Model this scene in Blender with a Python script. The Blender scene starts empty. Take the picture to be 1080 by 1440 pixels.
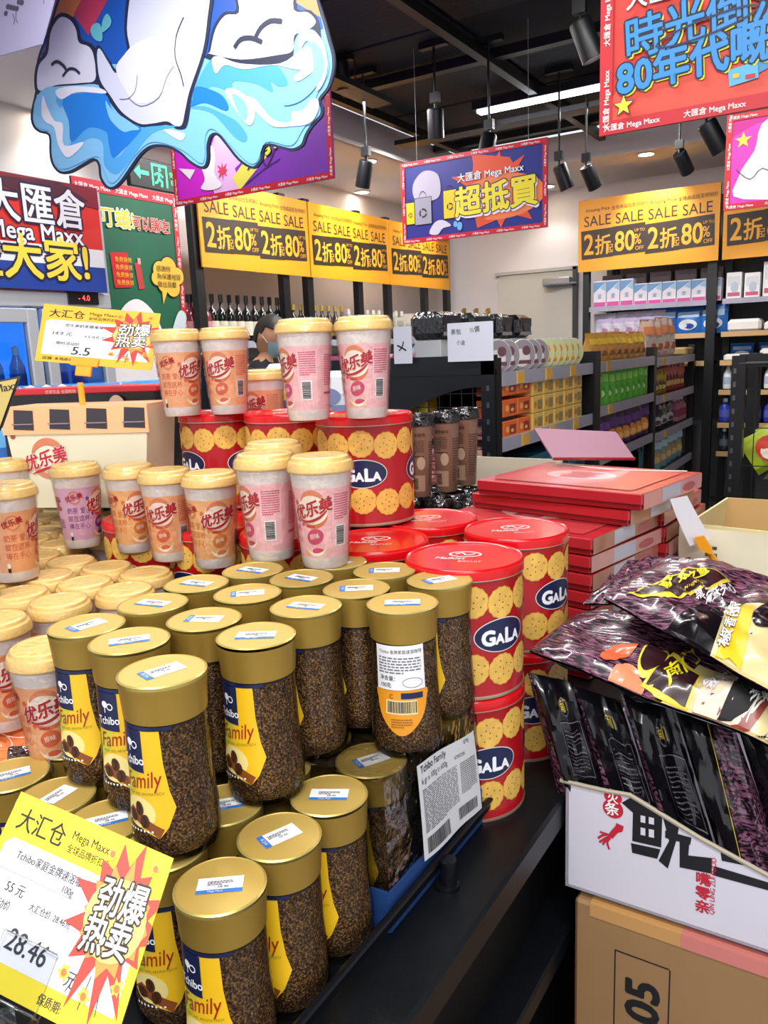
import bpy, bmesh, math, random
from mathutils import Vector, Matrix, noise
from mathutils.geometry import tessellate_polygon
PI = math.pi
rnd = random.Random(7)
S = bpy.context.scene
COL = S.collection
# ------------------------------------------------------------------ camera
FPX, CAMH = 1120.0, 1.40
AZ, PT, RO = math.radians(32.1), math.atan(225/1120), math.atan(.041)
fw = Vector((-math.sin(AZ)*math.cos(PT), math.cos(AZ)*math.cos(PT), -math.sin(PT)))
up0 = Vector((-math.sin(AZ)*math.sin(PT), math.cos(AZ)*math.sin(PT), math.cos(PT)))
rt0 = Vector((math.cos(AZ), math.sin(AZ), 0))
RT = rt0*math.cos(RO) - up0*math.sin(RO)
UP = up0*math.cos(RO) + rt0*math.sin(RO)
cd = bpy.data.cameras.new('camera'); cam = bpy.data.objects.new('camera', cd); COL.objects.link(cam)
cd.sensor_fit = 'VERTICAL'; cd.sensor_height = 36; cd.lens = FPX/1440*36; cd.clip_start = .02
cam.matrix_world = Matrix(((RT.x, UP.x, -fw.x, 0), (RT.y, UP.y, -fw.y, 0), (RT.z, UP.z, -fw.z, CAMH), (0, 0, 0, 1)))
S.camera = cam
# world: even light coming in from the rest of the shop
W = bpy.data.worlds.new('world'); S.world = W; W.use_nodes = True
W.node_tree.nodes['Background'].inputs[0].default_value = (.93, .95, 1, 1)
W.node_tree.nodes['Background'].inputs[1].default_value = .88
S.view_settings.view_transform = 'Standard'; S.view_settings.look = 'None'
S.view_settings.exposure = 0.2; S.view_settings.gamma = 1
S.cycles.use_denoising = True; S.cycles.max_bounces = 8; S.cycles.transparent_max_bounces = 24
S.cycles.caustics_reflective = False; S.cycles.caustics_refractive = False
def area(name, loc, sx, sy, power, color=(1, 1, 1), rot=(0, 0, 0)):
    l = bpy.data.lights.new(name, 'AREA'); l.shape = 'RECTANGLE'; l.size = sx; l.size_y = sy
    l.energy = power; l.color = color
    o = bpy.data.objects.new(name, l); COL.objects.link(o); o.location = loc; o.rotation_euler = rot
    return o
def spot(name, loc, to, power, ang=50, color=(1, .95, .88), r=.03):
    l = bpy.data.lights.new(name, 'SPOT'); l.energy = power; l.spot_size = math.radians(ang); l.spot_blend = .6
    l.color = color; l.shadow_soft_size = r
    o = bpy.data.objects.new(name, l); COL.objects.link(o); o.location = loc
    o.rotation_euler = (Vector(to)-Vector(loc)).to_track_quat('-Z', 'Y').to_euler()
    return o
area('tube_or_fill_light', (-.35, .1, 2.72), 1.4, .12, 30, (1, .98, .95))
area('tube_or_fill_light', (.7, -1.0, 2.6), 1.6, .15, 36, (1, .98, .95), (math.radians(28), 0, math.radians(32)))  # fill light added on the camera side to brighten the jar fronts
area('tube_or_fill_light', (-1.5, 1.6, 2.80), 1.6, .12, 34, (1, .98, .95))
area('tube_or_fill_light', (-.4, 2.6, 2.80), 1.4, .12, 20, (1, .98, .95))
area('tube_or_fill_light', (-2.1, 5.2, 2.80), 1.8, .12, 50, (1, .98, .96))
area('tube_or_fill_light', (-2.6, 3.4, 2.80), .12, 1.8, 40, (1, .98, .96))

# ------------------------------------------------------------------ pixel helpers: a point of the photograph onto a plane of the room
def ray(u, v): return fw + RT*((u-540)/FPX) - UP*((v-720)/FPX)
def pz(u, v, z):
    d = ray(u, v); t = (z-CAMH)/d.z; return Vector((d.x*t, d.y*t, z))
def px(u, v, X):
    d = ray(u, v); t = X/d.x; return Vector((X, d.y*t, CAMH+d.z*t))
def py(u, v, Y):
    d = ray(u, v); t = Y/d.y; return Vector((d.x*t, Y, CAMH+d.z*t))
def pt(u, v, t):
    d = ray(u, v); return Vector((d.x*t, d.y*t, CAMH+d.z*t))

# ------------------------------------------------------------------ materials
MC = {}
def s2l(c): return tuple((x/12.92 if x <= .04045 else ((x+.055)/1.055)**2.4) for x in c)
def hexc(h): return s2l(tuple(int(h[i:i+2], 16)/255 for i in (0, 2, 4)))
def mat(name, col, rough=.5, metal=0, coat=0, emit=0, var=0, vs=40, bump=0, bs=60, alpha=1, spec=.5, kind=None):
    if name in MC: return MC[name]
    m = bpy.data.materials.new(name); m.use_nodes = True
    nt = m.node_tree; b = nt.nodes['Principled BSDF']; N = nt.nodes.new; L = nt.links.new
    c = hexc(col) if isinstance(col, str) else col
    b.inputs['Base Color'].default_value = (*c, 1)
    b.inputs['Roughness'].default_value = rough; b.inputs['Metallic'].default_value = metal
    b.inputs['Coat Weight'].default_value = coat; b.inputs['Coat Roughness'].default_value = .08
    b.inputs['Specular IOR Level'].default_value = spec
    if emit:
        b.inputs['Emission Color'].default_value = (*c, 1); b.inputs['Emission Strength'].default_value = emit
    tc = N('ShaderNodeTexCoord')
    if var:
        n = N('ShaderNodeTexNoise'); n.inputs['Scale'].default_value = vs; n.inputs['Detail'].default_value = 3
        L(tc.outputs['Object'], n.inputs['Vector'])
        mx = N('ShaderNodeMix'); mx.data_type = 'RGBA'
        mx.inputs[6].default_value = (*[x*(1-var) for x in c], 1); mx.inputs[7].default_value = (*[min(1, x*(1+var)) for x in c], 1)
        L(n.outputs['Fac'], mx.inputs[0]); L(mx.outputs[2], b.inputs['Base Color'])
    if bump:
        n = N('ShaderNodeTexNoise'); n.inputs['Scale'].default_value = bs; n.inputs['Detail'].default_value = 2
        L(tc.outputs['Object'], n.inputs['Vector'])
        bp = N('ShaderNodeBump'); bp.inputs['Strength'].default_value = bump; bp.inputs['Distance'].default_value = .01
        L(n.outputs['Fac'], bp.inputs['Height']); L(bp.outputs['Normal'], b.inputs['Normal'])
        L(bp.outputs['Normal'], b.inputs['Coat Normal'])
    if kind == 'coffee':
        v = N('ShaderNodeTexVoronoi'); v.inputs['Scale'].default_value = 620
        n = N('ShaderNodeTexNoise'); n.inputs['Scale'].default_value = 480; n.inputs['Detail'].default_value = 3
        L(tc.outputs['Object'], v.inputs['Vector']); L(tc.outputs['Object'], n.inputs['Vector'])
        r = N('ShaderNodeValToRGB'); e = r.color_ramp.elements
        e[0].position = .36; e[0].color = (*hexc('2e180a'), 1); e[1].position = .66; e[1].color = (*hexc('d6a468'), 1)
        k = e.new(.52); k.color = (*hexc('80562f'), 1)
        L(n.outputs['Fac'], r.inputs[0]); L(r.outputs[0], b.inputs['Base Color'])
        bp = N('ShaderNodeBump'); bp.inputs['Strength'].default_value = .9; bp.inputs['Distance'].default_value = .004
        L(v.outputs['Distance'], bp.inputs['Height']); L(bp.outputs['Normal'], b.inputs['Normal'])
    if kind in ('film', 'glass'):
        nt.nodes.remove(b)
        t = N('ShaderNodeBsdfTransparent'); g = N('ShaderNodeBsdfGlossy'); g.inputs['Roughness'].default_value = rough
        t.inputs[0].default_value = (*c, 1)
        fr = N('ShaderNodeFresnel'); fr.inputs['IOR'].default_value = 1.45
        ad = N('ShaderNodeMath'); ad.operation = 'MULTIPLY_ADD'; ad.inputs[1].default_value = .8 if kind == 'glass' else 2*spec; ad.inputs[2].default_value = alpha if alpha < 1 else .0
        mx = N('ShaderNodeMixShader'); L(fr.outputs[0], ad.inputs[0]); L(ad.outputs[0], mx.inputs[0])
        L(t.outputs[0], mx.inputs[1]); L(g.outputs[0], mx.inputs[2])
        if kind == 'film':
            n = N('ShaderNodeTexNoise'); n.inputs['Scale'].default_value = bs; n.inputs['Detail'].default_value = 3
            L(tc.outputs['Object'], n.inputs['Vector'])
            bp = N('ShaderNodeBump'); bp.inputs['Strength'].default_value = .8; bp.inputs['Distance'].default_value = .02 if spec > .4 else .012
            L(n.outputs['Fac'], bp.inputs['Height']); L(bp.outputs['Normal'], g.inputs['Normal']); L(bp.outputs['Normal'], fr.inputs['Normal'])
        L(mx.outputs[0], nt.nodes['Material Output'].inputs[0])
    if kind == 'purplebag':      # printed bark-like black and mauve pattern of the foil bags
        n = N('ShaderNodeTexNoise'); n.inputs['Scale'].default_value = 1; n.inputs['Detail'].default_value = 3
        mp = N('ShaderNodeMapping'); mp.inputs['Scale'].default_value = (70, 420, 260)
        L(tc.outputs['Object'], mp.inputs[0]); L(mp.outputs[0], n.inputs['Vector'])
        r = N('ShaderNodeValToRGB'); e = r.color_ramp.elements; r.color_ramp.interpolation = 'LINEAR'
        e[0].position = .46; e[0].color = (*hexc('140c14'), 1); e[1].position = .55; e[1].color = (*hexc('74475f'), 1)
        k = e.new(.8); k.color = (*hexc('9c6d86'), 1)
        L(n.outputs['Fac'], r.inputs[0]); L(r.outputs[0], b.inputs['Base Color'])
    MC[name] = m
    return m
def M(n): return MC[n]
def c_(h, rough=.5, **k): return mat('paint_'+h+('_%d' % int(rough*100)), h, rough, **k)

# ------------------------------------------------------------------ mesh builder
class G:
    def __init__(s): s.v = []; s.f = []; s.mi = []; s.ms = []
    def add(s, vs, fs, m):
        if m not in s.ms: s.ms.append(m)
        k = s.ms.index(m); o = len(s.v)
        s.v += [tuple(a) for a in vs]; s.f += [tuple(i+o for i in f) for f in fs]; s.mi += [k]*len(fs); return s
    def box(s, c, d, m, rz=0, b=0, rot=None):
        if b:
            bm = bmesh.new(); bmesh.ops.create_cube(bm, size=1)
            for v in bm.verts: v.co = Vector((v.co.x*d[0], v.co.y*d[1], v.co.z*d[2]))
            bmesh.ops.bevel(bm, geom=bm.edges[:], offset=b, segments=1, affect='EDGES')
            bm.verts.index_update(); vs = [v.co.copy() for v in bm.verts]; fs = [[v.index for v in f.verts] for f in bm.faces]; bm.free()
        else:
            vs = [Vector((x*d[0]/2, y*d[1]/2, z*d[2]/2)) for x in (-1, 1) for y in (-1, 1) for z in (-1, 1)]
            fs = [(0, 1, 3, 2), (4, 6, 7, 5), (0, 4, 5, 1), (2, 3, 7, 6), (0, 2, 6, 4), (1, 5, 7, 3)]
        R = rot or Matrix.Rotation(rz, 3, 'Z')
        return s.add([R @ v + Vector(c) for v in vs], fs, m)
    def lathe(s, prof, m, n=28, c=(0, 0, 0), cap=True):
        vs = []; fs = []
        for r, z in prof:
            for i in range(n):
                a = 2*PI*i/n; vs.append((c[0]+r*math.cos(a), c[1]+r*math.sin(a), c[2]+z))
        for j in range(len(prof)-1):
            for i in range(n):
                k = (i+1) % n; fs.append((j*n+i, j*n+k, (j+1)*n+k, (j+1)*n+i))
        if cap and prof[0][0] > 1e-5: fs.append(tuple(range(n-1, -1, -1)))
        if cap and prof[-1][0] > 1e-5: fs.append(tuple((len(prof)-1)*n+i for i in range(n)))
        return s.add(vs, fs, m)
    def tube(s, pts, r, m, n=8, cap=True):
        pts = [Vector(p) for p in pts]; vs = []; fs = []
        for i, p in enumerate(pts):
            d = (pts[min(i+1, len(pts)-1)]-pts[max(i-1, 0)]).normalized()
            a = d.orthogonal().normalized() if i == 0 else (a - d*a.dot(d)).normalized()
            b = d.cross(a); rr = r[i] if isinstance(r, (list, tuple)) else r
            vs += [p + (a*math.cos(2*PI*k/n)+b*math.sin(2*PI*k/n))*rr for k in range(n)]
        for j in range(len(pts)-1):
            for i in range(n):
                k = (i+1) % n; fs.append((j*n+i, j*n+k, (j+1)*n+k, (j+1)*n+i))
        if cap: fs += [tuple(range(n-1, -1, -1)), tuple((len(pts)-1)*n+i for i in range(n))]
        return s.add(vs, fs, m)
    def slab(s, outline, thick, m, mp):     # closed 2D outline given thickness; mp(s,t,depth) -> 3D
        n = len(outline); vs = [mp(x, y, 0) for x, y in outline]+[mp(x, y, -thick) for x, y in outline]
        tri = tessellate_polygon([[Vector((x, y, 0)) for x, y in outline]])
        fs = [tuple(t) for t in tri]+[tuple(n+i for i in reversed(t)) for t in tri]
        fs += [(i, (i+1) % n, n+(i+1) % n, n+i) for i in range(n)]
        return s.add(vs, fs, m)
    def quadslab(s, q, th, m):
        q = [Vector(a) for a in q]; nn = (q[1]-q[0]).cross(q[2]-q[0]).normalized()*th
        return s.add(q+[a-nn for a in q], [(0, 1, 2, 3), (7, 6, 5, 4), (0, 4, 5, 1), (1, 5, 6, 2), (2, 6, 7, 3), (3, 7, 4, 0)], m)
    def mesh(s, name='mesh', smooth=True):
        me = bpy.data.meshes.new(name); me.from_pydata(s.v, [], s.f)
        for m in s.ms: me.materials.append(m)
        me.polygons.foreach_set('material_index', s.mi)
        if smooth:
            me.shade_smooth(); me.set_sharp_from_angle(angle=.6)
        me.update(); return me
# text glyphs as flat polygons
TC = {}
def glyphs(txt, off=0.0):
    k = (txt, off)
    if k in TC: return TC[k]
    c = bpy.data.curves.new('lettering', 'FONT'); c.body = txt; c.resolution_u = 3; c.offset = off; c.fill_mode = 'FRONT'
    o = bpy.data.objects.new('lettering', c); COL.objects.link(o)
    dg = bpy.context.evaluated_depsgraph_get(); dg.update()
    me = bpy.data.meshes.new_from_object(o.evaluated_get(dg))
    vs = [(v.co.x, v.co.y) for v in me.vertices]; fs = [tuple(p.vertices) for p in me.polygons]
    x1 = max([v[0] for v in vs] or [0]); x0 = min([v[0] for v in vs] or [0])
    bpy.data.meshes.remove(me); bpy.data.objects.remove(o); bpy.data.curves.remove(c)
    TC[k] = (vs, fs, x0, x1); return TC[k]
def spline(pts, n=4, closed=True):
    out = []; L = len(pts)
    rng = range(L) if closed else range(L-1)
    for i in rng:
        p = [pts[(i+k) % L] if closed else pts[max(0, min(L-1, i+k))] for k in (-1, 0, 1, 2)]
        for j in range(n):
            t = j/n
            out.append(tuple(.5*((2*p[1][d])+(-p[0][d]+p[2][d])*t+(2*p[0][d]-5*p[1][d]+4*p[2][d]-p[3][d])*t*t+(-p[0][d]+3*p[1][d]-3*p[2][d]+p[3][d])*t**3) for d in (0, 1)))
    if not closed: out.append(tuple(pts[-1]))
    return out
class Print:       # flat printing: polygons in (s,t) on layers
    def __init__(s): s.e = []
    def raw(s, vs, fs, m, l): s.e.append((vs, fs, m, l+.0012*(len(s.e) % 250))); return s
    def rect(s, x, y, w, h, m, l=1, rot=0):
        q = [(0, 0), (w, 0), (w, h), (0, h)]; c, n = math.cos(rot), math.sin(rot)
        return s.raw([(x+a*c-b*n, y+a*n+b*c) for a, b in q], [(0, 1, 2, 3)], m, l)
    def poly(s, p, m, l=1):
        p = [(a[0], a[1]) for a in p]
        return s.raw(p, [tuple(t) for t in tessellate_polygon([[Vector((x, y, 0)) for x, y in p]])], m, l)
    def ell(s, x, y, rx, ry, m, l=1, n=20, sc=0, rot=0):
        p = []
        for i in range(n):
            a = 2*PI*i/n; k = 1-(sc if i % 2 else 0); a1, b1 = rx*k*math.cos(a), ry*k*math.sin(a)
            p.append((x+a1*math.cos(rot)-b1*math.sin(rot), y+a1*math.sin(rot)+b1*math.cos(rot)))
        return s.raw([(x, y)]+p, [(0, i+1, (i+1) % n+1) for i in range(n)], m, l)
    def stroke(s, pts, w, m, l=1, n=3, closed=False, taper=False):
        p = spline(pts, n, closed); L = len(p); vs = []; fs = []
        for i in range(L):
            a = p[(i-1) % L] if closed or i else p[0]; b = p[(i+1) % L] if closed or i < L-1 else p[-1]
            dx, dy = b[0]-a[0], b[1]-a[1]; q = math.hypot(dx, dy) or 1; ww = w*(math.sin(PI*(i+.4)/L)*.9+.1 if taper else 1)/2
            vs += [(p[i][0]-dy/q*ww, p[i][1]+dx/q*ww), (p[i][0]+dy/q*ww, p[i][1]-dx/q*ww)]
        for i in range(L if closed else L-1):
            j = (i+1) % L; fs.append((2*i, 2*i+1, 2*j+1, 2*j))
        return s.raw(vs, fs, m, l)
    def ring(s, x, y, rx, ry, w, m, l=1, a0=0, a1=2*PI, rot=0, n=18):
        pts = []
        for i in range(n+1):
            a = a0+(a1-a0)*i/n; p, q = rx*math.cos(a), ry*math.sin(a)
            pts.append((x+p*math.cos(rot)-q*math.sin(rot), y+p*math.sin(rot)+q*math.cos(rot)))
        return s.stroke(pts, w, m, l, 1, taper=(a1-a0 < 6))
    def text(s, txt, x, y, size, m, l=2, bold=.0, rot=0, al='l', out=None, shear=0, sx=1, sh=None):
        def put(off, mm, ll, ddx=0, ddy=0):
            vs, fs, x0, x1 = glyphs(txt)
            dx = 0 if al == 'l' else -(x0+x1)/2 if al == 'c' else -x1
            c, n = math.cos(rot), math.sin(rot); k = 1 if off < .008 else 2 if off < .014 else 4 if off < .028 else 8
            for q in range(k):
                r_ = 0 if k == 1 else off; ang = 2*PI*(q+(.5 if k == 4 else 0))/k; ox, oy = r_*math.cos(ang), r_*math.sin(ang); o = []
                for a, b in vs:
                    b = (b+oy)*size; a = (a+dx+ox)*size*sx+b*shear
                    o.append((x+a*c-b*n+ddx, y+a*n+b*c+ddy))
                s.raw(o, fs, mm, ll-.02*q)
        if sh: put(bold+sh[1], sh[0], l-.6, sh[2]*size, sh[3]*size)
        if out: put(bold+out[1], out[0], l-.3)
        put(bold, m, l); return s
    def burst(s, x, y, r0, r1, n, m, l=1, rot=0, sx=1, jit=.2, seed=1):
        q = random.Random(seed); p = []
        for i in range(2*n):
            a = PI*i/n+rot; r = (r1 if i % 2 == 0 else r0)*(1+q.uniform(-jit, jit)); p.append((x+r*math.cos(a)*sx, y+r*math.sin(a)))
        return s.raw([(x, y)]+p, [(0, i+1, (i+1) % (2*n)+1) for i in range(2*n)], m, l)
    def xf(s, fn): s.e = [([fn(a, b) for a, b in vs], fs, m, l) for vs, fs, m, l in s.e]; return s
    def barcode(s, x, y, w, h, m, l=2, vert=False, n=16, seed=3):
        q = random.Random(seed); a = 0
        while a < (h if vert else w):
            d = (h if vert else w)/n*q.choice((.3, .5, .8))
            s.rect(*((x, y+a, w, d) if vert else (x+a, y, d, h)), m, l); a += d+(h if vert else w)/n*q.choice((.3, .5))
        return s
    def lines(s, x, y, w, h, n, m, l=2, seed=1, th=.45):     # rows of tiny unreadable print
        q = random.Random(seed); dy = h/n
        for i in range(n):
            a = 0; W_ = w*(1 if i < n-1 else .6)
            while a < W_:
                d = w*q.uniform(.05, .14); s.rect(x+a, y+h-(i+1)*dy, min(d, W_-a), dy*th, m, l); a += d+w*.025
        return s
    def build(s, g, mp, eps=.0004, cs=None, ct=None, clip=None):
        for vs, fs, m, l in s.e:
            if cs or ct or clip:
                bm = bmesh.new(); bv = [bm.verts.new((a, b, 0)) for a, b in vs]
                for f in fs:
                    try: bm.faces.new([bv[i] for i in f])
                    except ValueError: pass
                def cut(ax, val, co=False):
                    no = (1, 0, 0) if ax == 0 else (0, 1, 0); p = (val, 0, 0) if ax == 0 else (0, val, 0)
                    if co is False: bmesh.ops.bisect_plane(bm, geom=bm.verts[:]+bm.edges[:]+bm.faces[:], plane_co=p, plane_no=no)
                    else: bmesh.ops.bisect_plane(bm, geom=bm.verts[:]+bm.edges[:]+bm.faces[:], plane_co=p, plane_no=no, clear_outer=co > 0, clear_inner=co < 0)
                if clip:
                    cut(0, clip[0], -1); cut(0, clip[1], 1); cut(1, clip[2], -1); cut(1, clip[3], 1)
                for ax, st in ((0, cs), (1, ct)):
                    if not st or not bm.verts: continue
                    lo = min(v.co[ax] for v in bm.verts); hi = max(v.co[ax] for v in bm.verts)
                    for k in range(math.floor(lo/st)+1, math.ceil(hi/st)): cut(ax, k*st)
                bm.verts.index_update(); vs2 = [(v.co.x, v.co.y) for v in bm.verts]; fs2 = [tuple(v.index for v in f.verts) for f in bm.faces]; bm.free()
            else: vs2, fs2 = vs, fs
            if vs2: g.add([mp(a, b, l*eps) for a, b in vs2], fs2, m)
        return g
def wrap(prof, scale=1):      # (s,t) -> round body; s=0 faces local -Y, s grows to the right of the front
    def rr(z):
        for (r0, z0), (r1, z1) in zip(prof, prof[1:]):
            if z0 <= z <= z1: return r0+(r1-r0)*(z-z0)/max(1e-9, z1-z0)
        return prof[-1][0] if z > prof[-1][1] else prof[0][0]
    rm = max(r for r, z in prof)
    def mp(s, t, d):
        a = -PI/2+s/rm; r = rr(t)+d; return (r*math.cos(a), r*math.sin(a), t)
    return mp
def plane(o, ex, ey):
    o, ex, ey = Vector(o), Vector(ex), Vector(ey); n = ex.cross(ey).normalized()
    return lambda s, t, d: o+ex*s+ey*t+n*d
def flatXZ(Y, th=0): return lambda s, t, d: Vector((s, Y-d, t))     # faces -Y, s = world X, t = world Z
def flatYZ(X): return lambda s, t, d: Vector((X+d, s, t))           # faces +X, s = world Y
def top(z): return lambda s, t, d: Vector((s, t, z+d))

# ------------------------------------------------------------------ object helpers
def obj(name, g, parent=None, loc=(0, 0, 0), rz=0, smooth=True):
    me = g if isinstance(g, bpy.types.Mesh) else g.mesh(name, smooth)
    o = bpy.data.objects.new(name, me); COL.objects.link(o); o.location = loc; o.rotation_euler.z = rz
    if parent: o.parent = parent
    return o
def tag(o, label, cat, group=None, kind=None):
    if label: o['label'] = label
    if cat: o['category'] = cat
    if group: o['group'] = group
    if kind: o['kind'] = kind
    return o
def thing(name, label, cat, loc=(0, 0, 0), rz=0, group=None):
    o = bpy.data.objects.new(name, None); COL.objects.link(o); o.empty_display_size = .02
    o.location = loc; o.rotation_euler = (0, 0, rz); return tag(o, label, cat, group)
def struct(name, g, parent=None, smooth=False):
    o = obj(name, g, parent, smooth=smooth)
    if not parent: o['kind'] = 'structure'
    return o
KIDS = {}
def dup(root, loc, rz, label, group=None, scale=None, rot=None):
    if root not in KIDS: KIDS[root] = [(c, list(c.children)) for c in root.children]
    r = root.copy(); COL.objects.link(r); r.location = loc; r.rotation_euler = rot or (0, 0, rz)
    if scale: r.scale = scale
    r['label'] = label
    if group: r['group'] = group
    for c, gs in KIDS[root]:
        d = c.copy(); COL.objects.link(d); d.parent = r
        for q in gs: e = q.copy(); COL.objects.link(e); e.parent = d
    return r
class Proto:     # first placement uses the original, later ones copy it
    def __init__(s, root, jit=0): s.r = root; s.n = 0; s.jit = jit
    def put(s, loc, rz, label, group=None, scale=None, rot=None):
        s.n += 1
        if s.jit: rz += rnd.uniform(-s.jit, s.jit); z_ = rnd.uniform(.94, 1.03); scale = scale or (1, 1, z_)
        if s.n == 1:
            r = s.r; KIDS[r] = [(c, list(c.children)) for c in r.children]
            r.location = loc; r.rotation_euler = rot or (0, 0, rz); r['label'] = label
            if scale: r.scale = scale
            if group: r['group'] = group
            return r
        return dup(s.r, loc, rz, label, group, scale, rot)
ORD = 'first second third fourth fifth sixth seventh eighth ninth tenth eleventh twelfth thirteenth fourteenth fifteenth sixteenth'.split()
def face(x, y, off=0): return math.atan2(-y, -x)+PI/2-math.radians(off)     # turn a thing so its front looks at the lens, off degrees to image left
def noisy(v, s, seed=0): return noise.noise(Vector((v[0]*s, v[1]*s, v[2]*s+seed)))

# shared materials
white = mat('white_plaster', 'e2dfe0', .8, var=.03, vs=3)
blackm = mat('black_powder_coat', '0b0d12', .42, bump=.05, bs=300)
blackc = mat('black_ceiling_paint', '10131a', .8, var=.25, vs=9)
ink = c_('141418', .6); wht = c_('f2f2f2', .45); redp = c_('c8202f', .4); yel = c_('f2c21c', .45); navy = c_('16224d', .4)
steel = mat('brushed_steel', 'a9acb2', .35, .8, var=.1, vs=20)
chrome = mat('grey_metal', '6b7078', .35, .8)
# ================================================================== SETTING
g = G(); fl = mat('grey_vinyl_floor', '8d8e90', .35, var=.08, vs=4)
g.box((-1.2, 3.2, -.03), (7.2, 9.6, .06), fl); floor = struct('floor', g)
def struct_box(name, c, d, m): g = G(); g.box(c, d, m); return struct(name, g)
struct_box('wall_back', (-1.0, 7.42, 1.5), (6.2, .1, 3.0), white)
struct_box('wall_left', (-4.1, 3.2, 1.5), (.1, 8.5, 3.0), white)
struct_box('wall_right', (2.1, 4.4, 1.5), (.1, 6.0, 3.0), white)
# ceiling: white soffit round the walls, dark tiled field in the middle
g = G()
g.box((-3.62, 3.2, 2.80), (.95, 8.4, .06), white); g.box((-.5, 6.88, 2.80), (5.2, 1.05, .06), white)
g.box((-3.14, 2.6, 2.87), (.03, 7.4, .20), white); g.box((-.55, 6.34, 2.87), (5.2, .03, .20), white)
soffit = struct('trim_soffit', g)
g = G(); g.box((-.5, 2.6, 3.03), (5.3, 7.5, .06), blackc); ceil = struct('ceiling', g)
tile = G(); tm = mat('dark_ceiling_tile', '1a2029', .75, var=.35, vs=30, bump=.3, bs=60)
tile.box((0, 0, 0), (1.17, .575, .02), tm, b=.004); tme = tile.mesh('ceiling_panel', False)
for i in range(4):
    for j in range(9):
        if (i, j) in ((1, 5), (2, 5)): continue
        obj('ceiling_panel', tme, ceil, (-2.52+1.2*i, 1.2+.6*j, 2.985+.004*((i*7+j*3) % 3)))
g = G()
for y in (1.5, 4.3, 5.9): g.box((-.6, y, 2.93), (5.0, .06, .05), blackm)
for x in (-2.9, -1.9, -.6): g.box((x, 3.7, 2.9), (.05, 5.2, .05), blackm)
struct('trim_ceiling_rails', g)
g = G(); g.box((-1, 7.36, .05), (6, .02, .1), c_('55565a', .6)); struct('baseboard_back', g)

# door in the far wall
dm = mat('door_paint', 'ccccc2', .5, var=.03, vs=3)
g = G(); a = py(702, 388, 7.33); b = py(806, 388, 7.33)
g.box(((a.x+b.x)/2, 7.345, 1.03), (b.x-a.x, .05, 2.06), dm); door = struct('door_1', g)
g = G(); fm = c_('3c3f44', .4)
g.box((b.x+.02, 7.34, 1.04), (.035, .07, 2.1), fm); g.box(((a.x+b.x)/2, 7.34, 2.08), (b.x-a.x+.07, .07, .03), c_('b9bab6', .5)); obj('door_frame', g, door)
g = G(); q = py(783, 396, 7.26); g.box((q.x, 7.27, q.z), (.26, .07, .07), steel, b=.008)
g.box((q.x+.04, 7.22, q.z-.02), (.3, .02, .015), chrome, rz=.35); obj('door_closer', g, door)
# small wall hooks left of the door
for i, (u, v) in enumerate(((653, 437), (670, 437), (687, 437))):
    q = py(u, v, 7.36); g = G(); g.box((q.x, q.y, q.z), (.035, .02, .05), c_('b98f3a', .4, metal=.5), b=.004)
    g.tube([(q.x, q.y-.01, q.z), (q.x, q.y-.05, q.z-.02), (q.x, q.y-.06, q.z+.01)], .006, c_('b98f3a', .4, metal=.5), 6)
    tag(obj('wall_hook', g), f'small brass hook on the white wall left of the door, {ORD[i]} from the left', 'hook', 'brass hooks by the door')

# ================================================================== LIGHT FITTINGS
lampm = mat('lamp_glow', 'fff8ee', .5, emit=9)
tubem = mat('tube_glow', 'f4f8ff', .5, emit=7)
g = G(); a, b = pz(672, 157, 2.86), pz(860, 119, 2.86); mid = (a+b)/2
t = thing('linear_or_fill_light', 'long glowing white linear light on the black ceiling', 'light', mid)
g.box((0, 0, .03), ((b-a).length+.05, .09, .05), blackm); obj('housing', g, t)
g = G(); g.box((0, 0, 0), ((b-a).length, .065, .03), tubem, b=.005); obj('diffuser', g, t)
for (x, y, z, sx, sy, rt), lb in (((-.35, .1, 2.72, 1.4, .12, None), 'linear light over the coffee end of the island'), ((.7, -1.0, 2.6, 1.6, .15, (math.radians(28), 0, math.radians(32))), 'unseen fill light added behind the camera'), ((-1.5, 1.6, 2.8, 1.6, .12, None), 'linear light over the middle of the island'),
        ((-.4, 2.6, 2.8, 1.4, .12, None), 'linear light near the wire rack'), ((-2.1, 5.2, 2.8, 1.8, .12, None), 'linear light over the far end of the gondola, behind the blue banner'), ((-2.6, 3.4, 2.8, .12, 1.8, None), 'linear light running along the wine aisle')):
    t = thing('linear_or_fill_light', lb, 'light', (x, y, z)); g = G(); g.box((0, 0, .022), (sx+.02, sy+.02, .03), blackm); o = obj('housing', g, t)
    if rt: t.rotation_euler = rt  # tilted housing is added around the camera-side fill light
    g = G()
    for k in (-1, 1): a_ = (k*sx*.35, 0, .03) if sx > sy else (0, k*sy*.35, .03); g.tube([a_, (a_[0], a_[1], 3.0-z)], .004, blackm, 5)
    obj('hanging_rod', g, t)
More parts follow.
